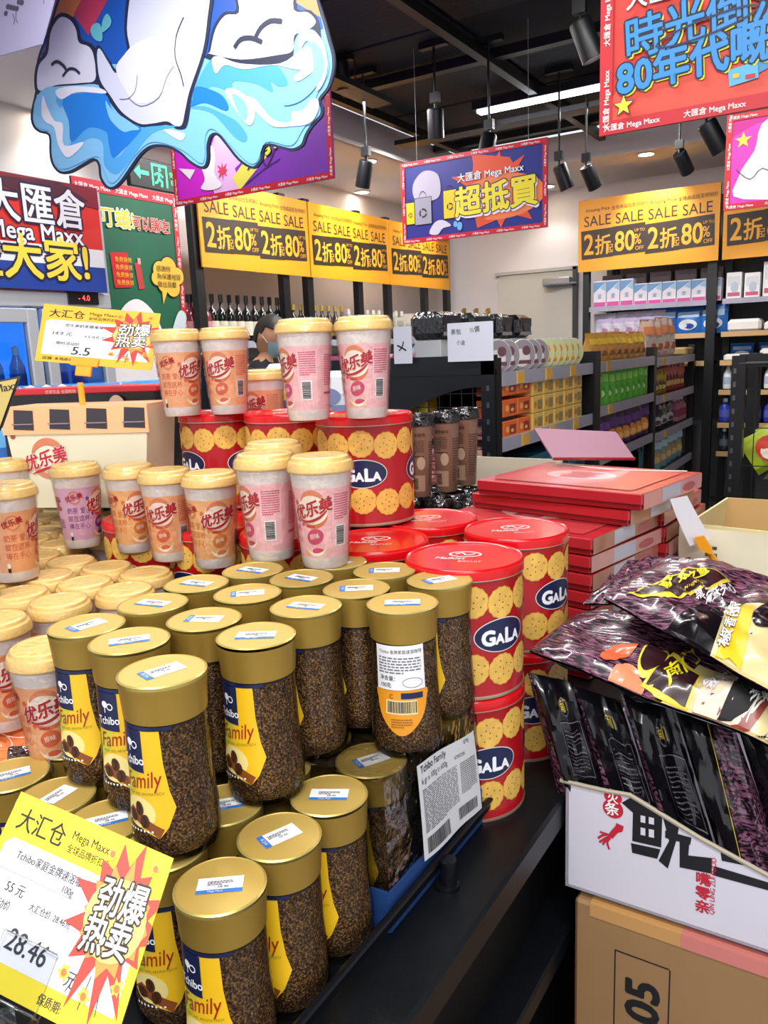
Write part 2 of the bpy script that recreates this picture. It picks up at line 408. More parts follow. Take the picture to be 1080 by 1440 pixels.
def spotlight(top_p, d, L, r, label, lit=True, power=10):
    t = thing('track_spotlight', label, 'spotlight', top_p, group='black track spotlights')
    d = Vector(d).normalized(); g = G()
    g.tube([(0, 0, 2.96-top_p.z), (0, 0, .0)], .007, blackm, 6); g.box((0, 0, .05), (.05, .03, .05), blackm); g.box((0, 0, 2.955-top_p.z), (.16, .04, .03), blackm); obj('mount', g, t)
    g = G(); R = d.to_track_quat('-Z', 'Y').to_matrix()
    prof = [(0, .0), (r*.9, 0), (r, -.01), (r, -L), (r*.85, -L), (r*.8, -L+.02)]
    k = G(); k.lathe(prof, blackm, 20); g.add([R @ Vector(v) for v in k.v], k.f, blackm); obj('lamp_body', g, t)
    k = G(); k.lathe([(0, -L+.015), (r*.8, -L+.016)], lampm, 16); g = G(); g.add([R @ Vector(v) for v in k.v], k.f, lampm if lit else blackm); obj('lens', g, t)
    if power:
        p = Vector(top_p)+d*(L+.03); spot('spot_lamp', p, p+d, power, 62)
    return t
SP = [((515, 226), 4.6, (-.6, .3, -1.6), 'stubby black spotlight hanging left of the blue banner', 22),
      ((688, 190), 4.2, (-.1, -.3, -1), 'black spotlight shining down over the blue banner', 12),
      ((786, 232), 4.7, (.3, .3, -1), 'black spotlight just right of the blue banner', 14),
      ((824, 234), 4.9, (.3, .6, -1), 'black spotlight aimed at the far wall, second right of the blue banner', 16),
      ((955, 215), 5.0, (.4, 1, -1.1), 'black spotlight above the yellow sale banners on the far wall', 26),
      ((993, 172), 3.6, (.5, .4, -1), 'black spotlight below the red banner beside the pink one', 14),
      ((612, 152), 4.2, (-.2, .4, -1.4), 'dark spotlight against the black ceiling above the blue banner', 0),
      ((815, 30), 3.0, (.35, .2, -1), 'dark spotlight at the left edge of the red banner', 12),
      ((478, 85), 4.3, (.0, .2, -1), 'black spotlight beside the wave cut-out edge', 10)]
for (u, v), dd, d, lb, pw in SP: spotlight(pt(u, v, dd), d, .145, .043, lb, pw > 0, pw)
for i, (u, v, z, lb) in enumerate(((480, 275, 2.765, 'round recessed downlight glowing near the purple banner corner'), (597, 262, 2.765, 'round recessed downlight glowing behind the blue banner'),
                      (20, 170, 2.765, 'bright recessed downlight at the far left soffit'), (510, 252, 2.765, 'small recessed downlight above the left sale banners'), (770, 262, 2.765, 'recessed downlight on the soffit right of the blue banner'))):
    q = pz(u, v, z); q.x = max(q.x, -3.95); q.y = min(q.y, 7.2)
    t = thing('recessed_downlight', lb, 'downlight', q); g = G(); g.lathe([(.07, 0), (.075, -.004), (.055, -.006), (.052, 0)], wht, 20); obj('trim_ring', g, t)
    g = G(); g.lathe([(0, -.002), (.052, -.002)], lampm, 18); obj('lens', g, t)
    spot('downlight_lamp', q+Vector((0, 0, -.03)), q+Vector((0, 0, -1)), 9, 110)

for q, to, lb in (((-3.30, 4.25), (-3.62, 4.25), 'recessed downlight over the nearest left sale banner'), ((-3.30, 5.25), (-3.62, 5.3), 'recessed downlight over the middle left sale banner'), ((-3.30, 6.5), (-3.62, 6.5), 'recessed downlight over the farthest left sale banner'),
                  ((-1.62, 6.47), (-1.62, 6.8), 'recessed downlight over the far right wall sale banner'), ((-.3, 6.47), (-.3, 6.8), 'recessed downlight beyond the right frame edge')):
    t = thing('recessed_downlight', lb, 'downlight', (q[0], q[1], 2.768)); g = G(); g.lathe([(.07, 0), (.075, -.004), (.055, -.006), (.052, 0)], wht, 20); obj('trim_ring', g, t)
    g = G(); g.lathe([(0, -.002), (.052, -.002)], lampm, 18); obj('lens', g, t); spot('downlight_lamp', (q[0], q[1], 2.74), (to[0], to[1], 2.35), 26, 80)
# ================================================================== SALE BANNERS
orange = mat('sale_yellow_orange', 'f2a51e', .45); orl = c_('f6b02c', .5); sdark = c_('33261c', .5); sred = c_('a5262a', .5)
def sale_print(w=1.1, h=.52):
    p = Print(); n = 4; cw = w*.94/n
    for i in range(n):
        x = w*.03+cw*i; cx = x+cw/2
        p.text('SALE', cx, h*.63, h*.205, sdark, 1, .0, al='c', rot=.02)
        p.text('Amazing Price' if i % 2 == 0 else '全场商品低至倾销价', cx, h*.83, h*(.066 if i % 2 == 0 else .062), sdark, 1, al='c', rot=.02)
        p.rect(x, h*(.17+.02*(i % 2)), cw*1.01, h*.40, sdark, 1, rot=.03)
        if i % 2 == 0:
            p.text('2', x+cw*.06, h*.24, h*.40, orl, 2, .02, sx=.85); p.text('折', x+cw*.42, h*.25, h*.29, orl, 2, .02, sx=.9); p.text('起', x+cw*.79, h*.25, h*.13, orl, 2, .01, sx=.85)
        else:
            p.text('80', x+cw*.05, h*.25, h*.38, orl, 2, .02, sx=.83); p.text('%', x+cw*.66, h*.32, h*.2, orl, 2, .01, sx=.8); p.text('OFF', x+cw*.69, h*.24, h*.075, orl, 2); p.text('UP TO', x+cw*.66, h*.49, h*.055, orl, 2)
    return p
g = G(); g.box((.55, .006, .26), (1.098, .012, .52), orange); sale_print().build(g, lambda s, t, d: (s, -d, t), .002); sale_me = g.mesh('sale_banner', False)
for i in range(3):
    o = obj('sale_banner', sale_me, loc=(-3.6, 3.73+1.115*i+.02, 1.955), rz=PI/2); o.location.x = -3.59
    tag(o, 'yellow SALE banner on the left wine wall, ' + ('nearest of the three' if i == 0 else 'middle one of the three' if i == 1 else 'farthest one, partly behind the blue banner'), 'banner', 'yellow sale banners')
a = py(813, 390, 6.78).x
for i in range(2):
    o = obj('sale_banner', sale_me, loc=(a+1.125*i, 6.77, 1.985)); o.scale = (1.0, 1, 1.09)
    tag(o, 'yellow SALE banner on the far right wall, ' + ('whole one left of the two' if i == 0 else 'cut off by the right frame edge'), 'banner', 'yellow sale banners')

# ================================================================== SHELVING
shelfm = mat('black_shelf', '15181e', .45); lipm = mat('grey_price_rail', 'a3a2b4', .35, var=.15, vs=12); woodlip = c_('c9a273', .5)
def upright(name, x, y, z0, z1, root, w=.05):
    g = G(); g.box((x, y, (z0+z1)/2), (w, w, z1-z0), blackm)
    return obj(name, g, root)
# --- left wall wine rack
lw = thing('wine_wall_shelf', 'tall black shelving with bottles along the left wall under sale banners', 'shelf', (-3.8, 5.4, 0))
def loc_g(root): return -Vector(root.location)
def part(name, g, root):
    o = obj(name, g, root); o.location = -Vector(root.location); return o
for u, yy in ((0, 3.75), (1, 4.6), (2, 4.88), (3, 5.55), (4, 6.0), (5, 6.65), (6, 7.1)):
    g = G(); g.box((-3.64, yy, 1.25), (.05, .07, 2.5), blackm); part('upright', g, lw)
WZ = [.5, .85, 1.2, 1.50]
for z in WZ:
    g = G(); g.box((-3.82, 5.44, z-.015), (.4, 3.42, .03), shelfm); g.box((-3.61, 5.44, z-.015), (.015, 3.42, .045), lipm); part('shelf_board', g, lw)
# bottles
def bottle_proto(name, body, cap, lab, r, h, neck=.012, cat='bottle'):
    t = thing(name, '', cat); g = G(); g.lathe([(0, 0), (r*.9, 0), (r, .01), (r, h*.56), (r*.75, h*.66), (neck, h*.74), (neck, h*.93)], body, 12); obj('bottle_body', g, t)
    g = G(); g.lathe([(neck*1.25, h*.84), (neck*1.25, h), (0, h)], cap, 10); obj('cap', g, t)
    g = G(); g.lathe([(r+.001, h*.15), (r+.001, h*.45)], lab, 12); g.f = g.f[:-2]; g.mi = g.mi[:-2]; obj('paper_label', g, t)
    return Proto(t)
dglass = mat('dark_bottle_glass', '0d120c', .12, coat=.5); bglass = mat('brown_bottle', '2a1508', .15, coat=.5); pglass = mat('rose_bottle', '7a2f38', .15, coat=.5); cglass = mat('pale_bottle', 'bfc2b4', .15, coat=.5)
wine = bottle_proto('wine_bottle', dglass, c_('101012', .3), c_('ddd5c2', .6), .037, .31)
beer = bottle_proto('dark_bottle', bglass, c_('b79a42', .3), c_('8f7b3b', .6), .034, .27)
rose = bottle_proto('rose_bottle', pglass, c_('1b1416', .3), c_('c98b8e', .6), .05, .30, .02)
clear = bottle_proto('clear_bottle', cglass, c_('ebe8dd', .3), c_('e5dfcf', .6), .033, .25)
y = 3.50
rowdef = [(rose, 2, .12, 'squat rose liqueur bottle'), (wine, 9, .083, 'dark wine bottle'), (beer, 9, .09, 'brown bottle with gold cap'), (clear, 10, .095, 'pale clear bottle')]
y = 3.62
for pr, n, st, nm in rowdef:
    for i in range(n):
        y += st
        pr.put((-3.72, y, 1.50), rnd.random(), f'{nm} on the left wall shelf, {ORD[i]} of its kind from left', nm+'s on the left wall')
gbox = mat('white_gift_box', 'cfccc4', .5, var=.1, vs=20)
def boxproto(name, d, m, deco=None, cat='box', bev=.003):
    t = thing(name, '', cat); g = G(); g.box((0, 0, d[2]/2), d, m, b=bev); obj('carton_body', g, t)
    if deco: g = G(); deco(g, d); obj('printed_front', g, t)
    return Proto(t)
def front(g, d): return lambda s, t, dd: (s, -d[1]/2-dd, t)
def deco_plain(ma, mb, mc=None, txt=None):
    def f(g, d):
        p = Print(); w, h = d[0], d[2]
        p.rect(-w*.4, h*.5, w*.8, h*.35, ma, 1); p.rect(-w*.4, h*.12, w*.8, h*.14, mb, 1); p.ell(w*.05, h*.45, w*.25, h*.2, mc or mb, 2)
        if txt: p.text(txt, 0, h*.3, h*.12, ink, 3, al='c')
        p.build(g, front(g, d), .0012)
    return f
wb = boxproto('white_gift_box', (.14, .12, .22), gbox, deco_plain(c_('b4ad9e', .6), c_('8d8474', .6)))
for i in range(8):
    y = 5.95+.15*i; wb.put((-3.73, y, 1.50), PI/2, f'pale gift box on the top left-wall shelf, {ORD[i]} from the left', 'pale boxes on the left wall', scale=(1, 1, .7+.35*((i*5) % 3)/2))
c3 = [c_('b43a63', .4), c_('4c5fae', .4), c_('d8d8e2', .4), c_('5a2340', .4), c_('c2a24e', .4), c_('3f6a9d', .4), c_('ded3c0', .4), c_('7e2738', .4)]
def softpack_me(w, d, h, m, deco=None, seed=0, crimp=True):
    """standing snack pouch: pillow body pinched at the top, flat seal"""
    g = G(); nx, nz = 7, 9; vs = []; fs = []
    for side in (-1, 1):
        for j in range(nz):
            for i in range(nx):
                s, t = i/(nx-1)*2-1, j/(nz-1); th = d/2*math.sqrt(max(0, 1-abs(s)**3))*min(1, (1-t)*2.2)**.7*(.65+.35*min(1, t*5))
                vs.append((s*w/2*(1-.05*math.sin(PI*t)), side*th+.008*math.sin(seed+s*5+t*9)*(1-abs(s))*(t > .05), h*t))
    for k in range(2):
        o = k*nx*nz
        for j in range(nz-1):
            for i in range(nx-1):
                f = (o+j*nx+i, o+j*nx+i+1, o+(j+1)*nx+i+1, o+(j+1)*nx+i); fs.append(f if k == 0 else f[::-1])
    g.add(vs, fs, m); return g
def pouch(name, w, d, h, m, art, cat='bag'):
    t = thing(name, '', cat); obj('pouch_body', softpack_me(w, d, h, m), t)
    g = G(); p = Print(); art(p, w, h)
    def mp(s, tt, dd):
        q = s/(w/2); t_ = tt/h; th = d/2*math.sqrt(max(0, 1-min(1, abs(q))**3))*min(1, (1-t_)*2.2)**.7*(.65+.35*min(1, t_*5))
        return (s, -th+.008*math.sin(q*5+t_*9)*(1-abs(q))*(t_ > .05)-dd-.0015, tt)
    p.build(g, mp, .001, w/6, h/8); obj('printed_front', g, t)
    g = G(); g.box((0, 0, h-.006), (w*.98, .003, .018), m); obj('top_seal', g, t)
    return Proto(t, .16)
def art_basic(ma, mb, mc, txt=''):
    def f(p, w, h):
        p.rect(-w*.38, h*.62, w*.76, h*.2, ma, 1); p.ell(0, h*.35, w*.33, h*.2, mb, 1, 14); p.ell(w*.06, h*.3, w*.18, h*.1, mc, 2, 10)
        if txt: p.text(txt, 0, h*.66, h*.11, wht, 2, .01, al='c')
    return f
mixp = [pouch('snack_pouch', .15, .06, .2, m_, art_basic(c3[(i+1) % 8], c3[(i+3) % 8], wht)) for i, m_ in enumerate(c3[:4])]
k = 0
for z in (1.2, .85):
    for i in range(13):
        mixp[(i*3+k) % 4].put((-3.7, 4.0+.24*i, z), PI/2, f'{["pink", "blue", "white", "plum"][(i*3+k) % 4]} packet on the left-wall shelf {"under the bottles" if z > 1 else "second below the bottles"}, {ORD[i]} from the left', 'packets on the left wall shelves')
    k += 1
# --- far right wall shelving
rw = thing('wall_shelf_unit', 'tall black wall shelving with household goods under the far right sale banners', 'shelf', (-1.1, 7.0, 0))
xa = py(823, 434, 6.8).x; xb = py(1003, 434, 6.8).x
for x, w in ((xa, .05), (xa+.17, .05), (xb-.02, .07), (xb+.06, .05), (1.2, .05)):
    g = G(); g.box((x, 6.84 if w > .05 or x == xa else 7.1, 1.28), (w, .06, 2.56), blackm); part('upright', g, rw)
RZ = [.5, .73, .99, 1.22, 1.44, 1.69]
for z in RZ:
    for x0, x1 in ((xa+.02, xb-.04), (xb+.06, 1.2)):
        if x0 < xa+.1 and z < 1.2: continue
        zz = z-.0
        g = G(); g.box(((x0+x1)/2, 7.07, zz-.012), (x1-x0, .46, .024), shelfm); g.box(((x0+x1)/2, 6.83, zz-.012), (x1-x0, .012, .04), lipm if z > 1.6 else woodlip); part('shelf_board', g, rw)
g = G(); g.box((-.5, 7.32, 1.3), (3.3, .02, 2.5), c_('5b5c60', .7)); part('back_panel', g, rw)
padb = c_('e6e4ee', .45); padblue = c_('6f9fd0', .45); padpink = c_('cf4f9c', .45)
def deco_pad(g, d):
    w, h = d[0], d[2]; p = Print(); p.poly([(-w*.48, h*.55), (w*.48, h*.95), (-w*.48, h*.95)], padblue, 1); p.poly([(w*.05, h*.72), (w*.48, h*.95), (w*.48, h*.6)], c_('9fc3e2', .5), 1)
    p.rect(-w*.45, h*.05, w*.9, h*.16, padpink, 1); p.text('爱', 0, h*.35, h*.2, c_('8f93b8', .5), 2, al='c'); p.build(g, front(g, d), .0012)
pad = boxproto('sanitary_pad_box', (.108, .1, .19), padb, deco_pad)
for i in range(9):
    pad.put((xa+.10+.113*i, 6.92, 1.69), 0, f'white, blue and pink box on the top far-right shelf, {ORD[i]} from the left', 'white blue and pink boxes', scale=(1, 1, 1.16 if i < 3 else .92))
glb = boxproto('clear_tub', (.17, .12, .13), mat('smoky_tub', '777278', .25, var=.2, vs=30), deco_plain(c_('8b8084', .6), c_('6b6468', .6)))
for i in range(5): glb.put((xa+.15+.2*i, 7.12, 1.69+.12*0), 0, f'smoky tub behind the white boxes on the far shelf, {ORD[i]} from the left', 'smoky tubs at the back of the top shelf', scale=(1, 1, 2.1))
bl = pouch('tissue_packet', .2, .07, .2, c_('cfc9da', .4), art_basic(c_('b7a7cf', .5), c_('d7cfe2', .5), c_('c88fb4', .5)))
bb = pouch('blue_packet', .22, .08, .22, c_('2f74c8', .4), art_basic(c_('a8c8ec', .5), c_('e4eaf4', .5), c_('2a4fa8', .5)))
for i in range(5):
    bl.put((xa+.13+.1*i, 6.93, 1.44), 0, f'pale lilac tissue packet on the second far-right shelf, {ORD[i]} from the left', 'lilac tissue packets')
for i in range(3): bb.put((xa+.62+.19*i, 6.95, 1.44), 0, f'bright blue packet on the second far-right shelf, {ORD[i]} from the left', 'bright blue packets')
whb = boxproto('white_skincare_box', (.11, .1, .24), c_('efeff2', .4), deco_plain(c_('d9dbe2', .5), c_('c65a7a', .5), c_('b9c4d4', .5)))
for i in range(7):
    whb.put((xb+.13+.13*i, 6.93, 1.69), 0, f'tall white box on the top shelf right of the wide post, {ORD[i]} from the left', 'tall white boxes at the right', scale=(1, 1, (.85, .8, 1.1, 1.15, .9, 1.2, .9)[i]))
def bottle_simple(name, body, cap, h, r, lab, cat='bottle'):
    t = thing(name, '', cat); g = G(); g.lathe([(0, 0), (r, .003), (r*1.02, h*.3), (r*.95, h*.62), (r*.5, h*.78), (r*.36, h*.84)], body, 14); obj('bottle_body', g, t)
    g = G(); g.lathe([(r*.42, h*.83), (r*.42, h*.97), (0, h)], cap, 12); obj('cap', g, t)
    g = G(); g.lathe([(r*1.03, h*.2), (r*1.03, h*.5)], lab, 14); g.f = g.f[:-2]; g.mi = g.mi[:-2]; obj('paper_label', g, t); return Proto(t)
bw_ = bottle_simple('white_bottle', c_('e9eaee', .35), c_('d9dbe6', .35), .19, .035, c_('b8c0dc', .5))
bb_ = bottle_simple('blue_bottle', c_('2f45b0', .3), c_('e4e6f2', .35), .19, .045, c_('5a63c8', .5))
bo_ = bottle_simple('amber_bottle', c_('b3622c', .3), c_('d9d2c8', .35), .19, .05, c_('d8a06a', .5))
bc_ = bottle_simple('dark_cleaner_bottle', c_('27303a', .3), c_('dfe2ea', .35), .18, .035, c_('59646e', .5))
for i in range(6): bw_.put((xb+.11+.1*i, 6.92, 1.0), 0, f'white bottle on the fourth shelf at the right edge, {ORD[i]} from the left', 'white bottles at the right edge')
for i in range(4): bb_.put((xb+.1+.11*i, 6.92, .74), 0, f'blue bottle on the fifth shelf at the right edge, {ORD[i]} from the left', 'blue bottles at the right edge')
for i in range(4): bo_.put((xb+.56+.12*i, 6.92, .74), 0, f'amber bottle right of the blue bottles, {ORD[i]} from the left', 'amber bottles at the right edge')
for i in range(6): bc_.put((xb+.1+.09*i, 6.92, .51), 0, f'dark pale-capped bottle on the lowest right-edge board, {ORD[i]} from the left', 'dark bottles at the right edge')
dia = boxproto('folded_towel_pack', (.24, .22, .09), c_('ece9e6', .6), None, 'pack', .02)
for i in range(4): dia.put((xb+.22+.26*i, 6.96, 1.44), 0, f'soft white pack on the second shelf at the right edge, {ORD[i]} from the left', 'soft white packs', scale=(1, 1, (1.1, .8, 1.3, 1)[i]))
for i in range(4): dia.put((xb+.2+.26*i, 6.96, 1.22), 0, f'soft white pack on the third shelf at the right edge, {ORD[i]} from the left', 'soft white packs', scale=(1, 1, (.6, 1, 1.1, 1)[i]))
for i in range(3): bb.put((xb+.18+.21*i, 7.1, 1.22), 0, f'bright blue packet behind the soft packs on the third shelf, {ORD[i]} from the left', 'bright blue packets', scale=(.8, .8, .6))

# --- gondola
GX, Y0, Y1, Y2, Y3 = -1.27, 2.9, 4.15, 5.45, 6.76
gd = thing('gondola_shelf', 'long black double sided gondola shelf running to the far wall', 'shelf', (-1.6, 4.7, 0))
for y_, w in ((Y0, .07), (Y1, .1), (Y2, .07), (Y3, .06)):
    for x in (GX-.03, GX-.87):
        g = G(); g.box((x, y_, .68), (w*.8, w, 1.36), blackm)
        if x > -1.4 and y_ == Y0:
            for k in range(14): g.box((x+.001, y_-w/2-.001, .4+.065*k), (.012, .003, .02), chrome)
        part('upright', g, gd)
bays = {0: (Y0, Y1, (1.295, 1.035, .72, .4)), 1: (Y1, Y2, (1.295, 1.06, .795, .5)), 2: (Y2, Y3, (1.28, 1.03, .78, .5))}
for b_, (ya, yb, zs) in bays.items():
    for i, z in enumerate(zs):
        g = G(); g.box((GX-.23, (ya+yb)/2, z-.012), (.44, yb-ya-.08, .024), shelfm); g.box((GX-.005, (ya+yb)/2, z-.02), (.012, yb-ya-.08, .055), lipm)
        for k in range(3 if b_ == 0 else 1): g.box((GX+.003, ya+.22+.33*k+.05*i, z-.02), (.006, .075, .048), c_('d9a94a', .5))
        part('shelf_board', g, gd)
g = G(); g.box((GX-.455, (Y0+Y3)/2, .66), (.02, Y3-Y0, 1.25), c_('1b1d22', .7)); g.box((GX-.68, (Y0+Y3)/2, 1.28), (.4, Y3-Y0, .03), shelfm); part('back_panel', g, gd)
g = G(); g.box((GX-.45, (Y0+Y3)/2, .08), (.86, Y3-Y0, .14), blackm); part('plinth', g, gd)
# wire mesh end panel with arch
g = G(); ex0, ex1 = GX-.9, GX
g.box(((ex0+ex1)/2, Y0-.02, 1.335), (.9, .03, .075), blackm)
for k in range(19): x = ex0+.05*k; g.box((x, Y0-.02, .95), (.004, .004, .7), blackm)
for k in range(12): g.box(((ex0+ex1)/2, Y0-.024, .62+.055*k), (.9, .004, .004), blackm)
for cx in (GX-.5,): g.box((cx, Y0-.02, .9), (.04, .02, .8), blackm)
for sgn in (-1, 1):
    arc = [(GX-.5+sgn*(.02+.36*math.sin(a_)), 1.30-.15*(1-math.cos(a_))*1.2) for a_ in [k*PI/2/8 for k in range(9)]]
    pts = [(GX-.5+sgn*.02, 1.33)]+[(x, z) for x, z in [(GX-.5+sgn*(.02+.36*k/8), 1.14+.14*math.sqrt(max(0, 1-((k/8-.0)*1)**2))*1) for k in range(9)]]+[(GX-.5+sgn*.40, 1.14), (GX-.5+sgn*.40, 1.33)]
    pts = [(x, z) for x, z in pts]
    if sgn < 0: pts = pts[::-1]
part('wire_end_panel', g, gd)
g = G(); al = [(GX-.9, 1.33), (GX-.9, 1.16)]+[(GX-.9+.12+.3*(k/8), 1.16+.1*math.sin(PI*k/8*.5+PI*.5)) for k in range(9)]
arch = [(ex0, 1.32), (ex0, 1.24)]+[(ex0+.02+.40*k/10, 1.24-.12*(k/10)**2.5+.0) for k in range(11)]+[(GX-.46, 1.12)]+[(GX-.46+.4*k/10, 1.12+.13*math.sin(PI*k/20)) for k in range(11)]+[(ex1, 1.25), (ex1, 1.32)]
g.slab(arch, .012, blackm, lambda s, t, d: Vector((s, Y0-.03-d, t))); part('arched_header', g, gd)
# white paper signs on the gondola end
def paper(name, u0, v0, u1, v1, Y, label, marks):
    a = py(u0, v0, Y); b = py(u1, v1, Y); t = thing(name, label, 'sign', ((a.x+b.x)/2, Y, b.z)); g = G()
    w, h = b.x-a.x, a.z-b.z; g.box((0, 0, h/2), (w, .003, h), c_('d5d8e6', .6)); obj('paper', g, t)
    g = G(); p = Print(); marks(p, w, h); p.build(g, lambda s, tt, d: (s, -.002-d, tt), .001); obj('handwriting', g, t)
def mk1(p, w, h):
    p.text('茶包', -w*.42, h*.72, h*.15, ink, 1); p.text('½價', w*.0, h*.74, h*.16, ink, 1, rot=.1); p.text('小盒', -w*.3, h*.46, h*.13, c_('5a5c6a', .6), 1, rot=-.1)
def mk2(p, w, h): p.stroke([(-w*.3, h*.5), (0, h*.42), (w*.2, h*.35)], .006, ink); p.stroke([(-w*.2, h*.35), (0, h*.48), (w*.05, h*.6)], .005, ink)
paper('paper_sign', 629, 455, 694, 507, Y0-.06, 'white handwritten paper sign on the gondola end, right one of the two', mk1)
paper('paper_sign', 553, 460, 580, 511, Y0-.06, 'narrow white paper sign beside the tall pink cups, left one of the two', mk2)

# gondola goods -- bay 1 top: bowls on edge and black lidded packs
def disc_me(ma, mb, mc):
    t = thing('snack_bowl', '', 'bowl'); g = G(); g.lathe([(0, -.03), (.04, -.03), (.062, .0), (.067, .004), (.067, .012)], c_('d9d6cf', .4), 20)
    g.v = [(x, z, y+.067) for x, y, z in g.v]; g2 = G(); g2.add([(a, -b, c) for a, b, c in g.v], g.f, c_('d9d6cf', .4)); obj('bowl', g2, t)
    g = G(); p = Print(); p.ell(0, .067, .064, .064, ma, 0); p.ell(-.01, .055, .045, .038, mb, 1); p.ell(.015, .085, .022, .02, mc, 2); p.rect(-.04, .03, .08, .015, mc, 2)
    p.build(g, lambda s, tt, d: (s, -.013-d, tt), .001); obj('printed_lid', g, t); return Proto(t)
bowA = disc_me(c_('8f8a92', .4), c_('d8d4d6', .4), c_('6d4450', .4)); bowB = disc_me(c_('cfd6a0', .4), c_('e8c23c', .4), c_('e8922c', .4))
for i in range(5): bowA.put((GX-.05, Y0+.10+.085*i+(.09 if i > 1 else 0), 1.297), PI/2-.5, f'grey lidded snack bowl on edge on the near gondola top shelf, {ORD[i]} from the left', 'snack bowls on edge')
for i in range(6): bowB.put((GX-.05, Y0+.60+.083*i, 1.297), PI/2-.5, f'yellow-green snack bowl on edge, near gondola top shelf, {ORD[i]} from the left', 'snack bowls on edge')
blk = boxproto('black_lunch_box', (.2, .15, .11), mat('black_plastic_pack', '121316', .2, coat=.6, bump=.4, bs=60), deco_plain(c_('2a2b30', .3), c_('8a8d94', .3), c_('3c3e46', .3)), bev=.025)
for i, (yy, s_) in enumerate(((Y0+.06, 1), (Y0+.36, 1), (Y0+.62, .7), (Y0+.85, .9))): blk.put((GX-.3, yy, 1.44), PI/2, f'black plastic tray pack at the back of the near gondola bay, {ORD[i]} from left', 'black tray packs', scale=(s_, 1, 1))
slv = boxproto('silver_carton', (.12, .12, .15), c_('b8bcc2', .3), None)
for i, yy in enumerate((Y0+.05, Y0+.2, Y0+.36, Y0+.5, Y0+.64, Y0+.78, Y0+.92)): slv.put((GX-.3, yy, 1.295), PI/2, f'silver carton under the black tray packs, {ORD[i]} from the left', 'silver cartons', scale=(1.1, 1, .96))
# bay1 middle: orange and yellow gift tins stacked
def cube_deco(ma, mb):
    def f(g, d):
        w, h = d[0], d[2]; p = Print(); p.rect(-w*.05, h*.2, w*.42, h*.55, ma, 1); p.ell(-w*.25, h*.5, w*.12, h*.2, mb, 1, 12); p.ell(w*.1, h*.4, w*.12, h*.12, mb, 2, 10); p.build(g, front(g, d), .0012)
    return f
oc = boxproto('orange_tea_box', (.142, .12, .085), mat('orange_card', 'e06a32', .45, var=.12, vs=25), cube_deco(c_('8c3a35', .4), c_('f0b060', .5)))
yc = boxproto('yellow_tea_box', (.128, .12, .083), mat('yellow_card', 'e6bd62', .45, var=.12, vs=25), cube_deco(c_('8d8a6a', .4), c_('c8842e', .5)))
for i in range(2):
    for j in range(3): oc.put((GX-.07, Y0+.12+.15*i+.02, 1.037+.0865*j*.98), PI/2, f'orange square box in the near gondola bay, {ORD[i]} column, {("bottom", "middle", "top")[j]} of the stack', 'orange square boxes', scale=(1, 1, .8))
for j in range(3):
    pass
for i in range(5):
    for j in range(3): yc.put((GX-.07, Y0+.45+.135*i, 1.037+.075*j), PI/2, f'yellow square box in the near gondola bay, {ORD[i]} column, {("bottom", "second", "third")[j]} of the stack', 'yellow square boxes', scale=(1, 1, .88))
teal = boxproto('teal_box', (.2, .15, .2), c_('1f5f78', .4), deco_plain(c_('2b86a4', .4), c_('0f3a4c', .4)))
for i in range(5): teal.put((GX-.1, Y0+.18+.22*i, .72), PI/2, f'teal box low in the near gondola bay, {ORD[i]} from the left', 'teal boxes')
ybag = pouch('yellow_bag', .12, .06, .16, mat('yellow_foil', 'dba23c', .35, coat=.4), art_basic(c_('f2c94a', .4), c_('d79b5a', .4), c_('8a5a2c', .4)))
gbag = pouch('green_bag', .15, .05, .21, mat('green_foil', '58b72f', .3, coat=.4), art_basic(c_('9adf62', .4), c_('4aa02b', .4), c_('c8ec92', .4)))
pbag = pouch('purple_bag', .15, .06, .215, mat('purple_foil', '3c1c46', .3, coat=.5), art_basic(c_('6a3f8c', .4), c_('e08a3a', .4), c_('f0b46a', .4)))
for i in range(8): ybag.put((GX-.07, Y1+.14+.14*i, 1.297), PI/2-.3, f'yellow snack bag on the middle gondola bay top shelf, {ORD[i]} from the left', 'yellow snack bags')
for i in range(9): gbag.put((GX-.07, Y1+.12+.125*i, 1.062), PI/2-.75, f'green snack bag on the middle gondola bay, {ORD[i]} from the left', 'green snack bags')
for i in range(8): pbag.put((GX-.06, Y1+.14+.145*i, .797), PI/2-.45, f'purple and orange snack bag on the middle gondola bay, {ORD[i]} from the left', 'purple snack bags')
cbag = pouch('clear_snack_bag', .2, .08, .27, mat('clear_orange_bag', 'd6b9aa', .25, coat=.5, var=.2, vs=14), art_basic(c_('e48a55', .4), c_('e9dcd4', .4), c_('d46b3c', .4)))
for i in range(4): cbag.put((GX-.1, Y2+.15+.2*i, 1.282), PI/2-.3, f'clear bag with orange print on the far gondola bay, {ORD[i]} from the left', 'clear orange bags')
tray = boxproto('brown_tray_pack', (.25, .2, .06), c_('9b8450', .4), None, 'pack', .012)
tray.put((GX-.11, Y3-.18, 1.282), PI/2, 'flat brown pack at the far end of the gondola top shelf')
rbag = pouch('red_bag', .13, .05, .21, mat('red_foil', '8f2230', .3, coat=.4), art_basic(c_('c0504a', .4), c_('6f1620', .4), c_('d8b060', .4)))
ybag2 = pouch('gold_bag', .11, .05, .17, mat('gold_foil', '9c7c1c', .3, coat=.4), art_basic(c_('c8a83c', .4), c_('5f4a12', .4), c_('e0c87a', .4)))
for i in range(4): ybag2.put((GX-.07, Y2+.1+.11*i, 1.032), PI/2-.6, f'gold snack bag on the far gondola bay, {ORD[i]} from the left', 'gold snack bags')
for i in range(5): rbag.put((GX-.07, Y2+.55+.115*i, 1.032), PI/2-.5, f'dark red snack bag on the far gondola bay, {ORD[i]} from the left', 'dark red snack bags')
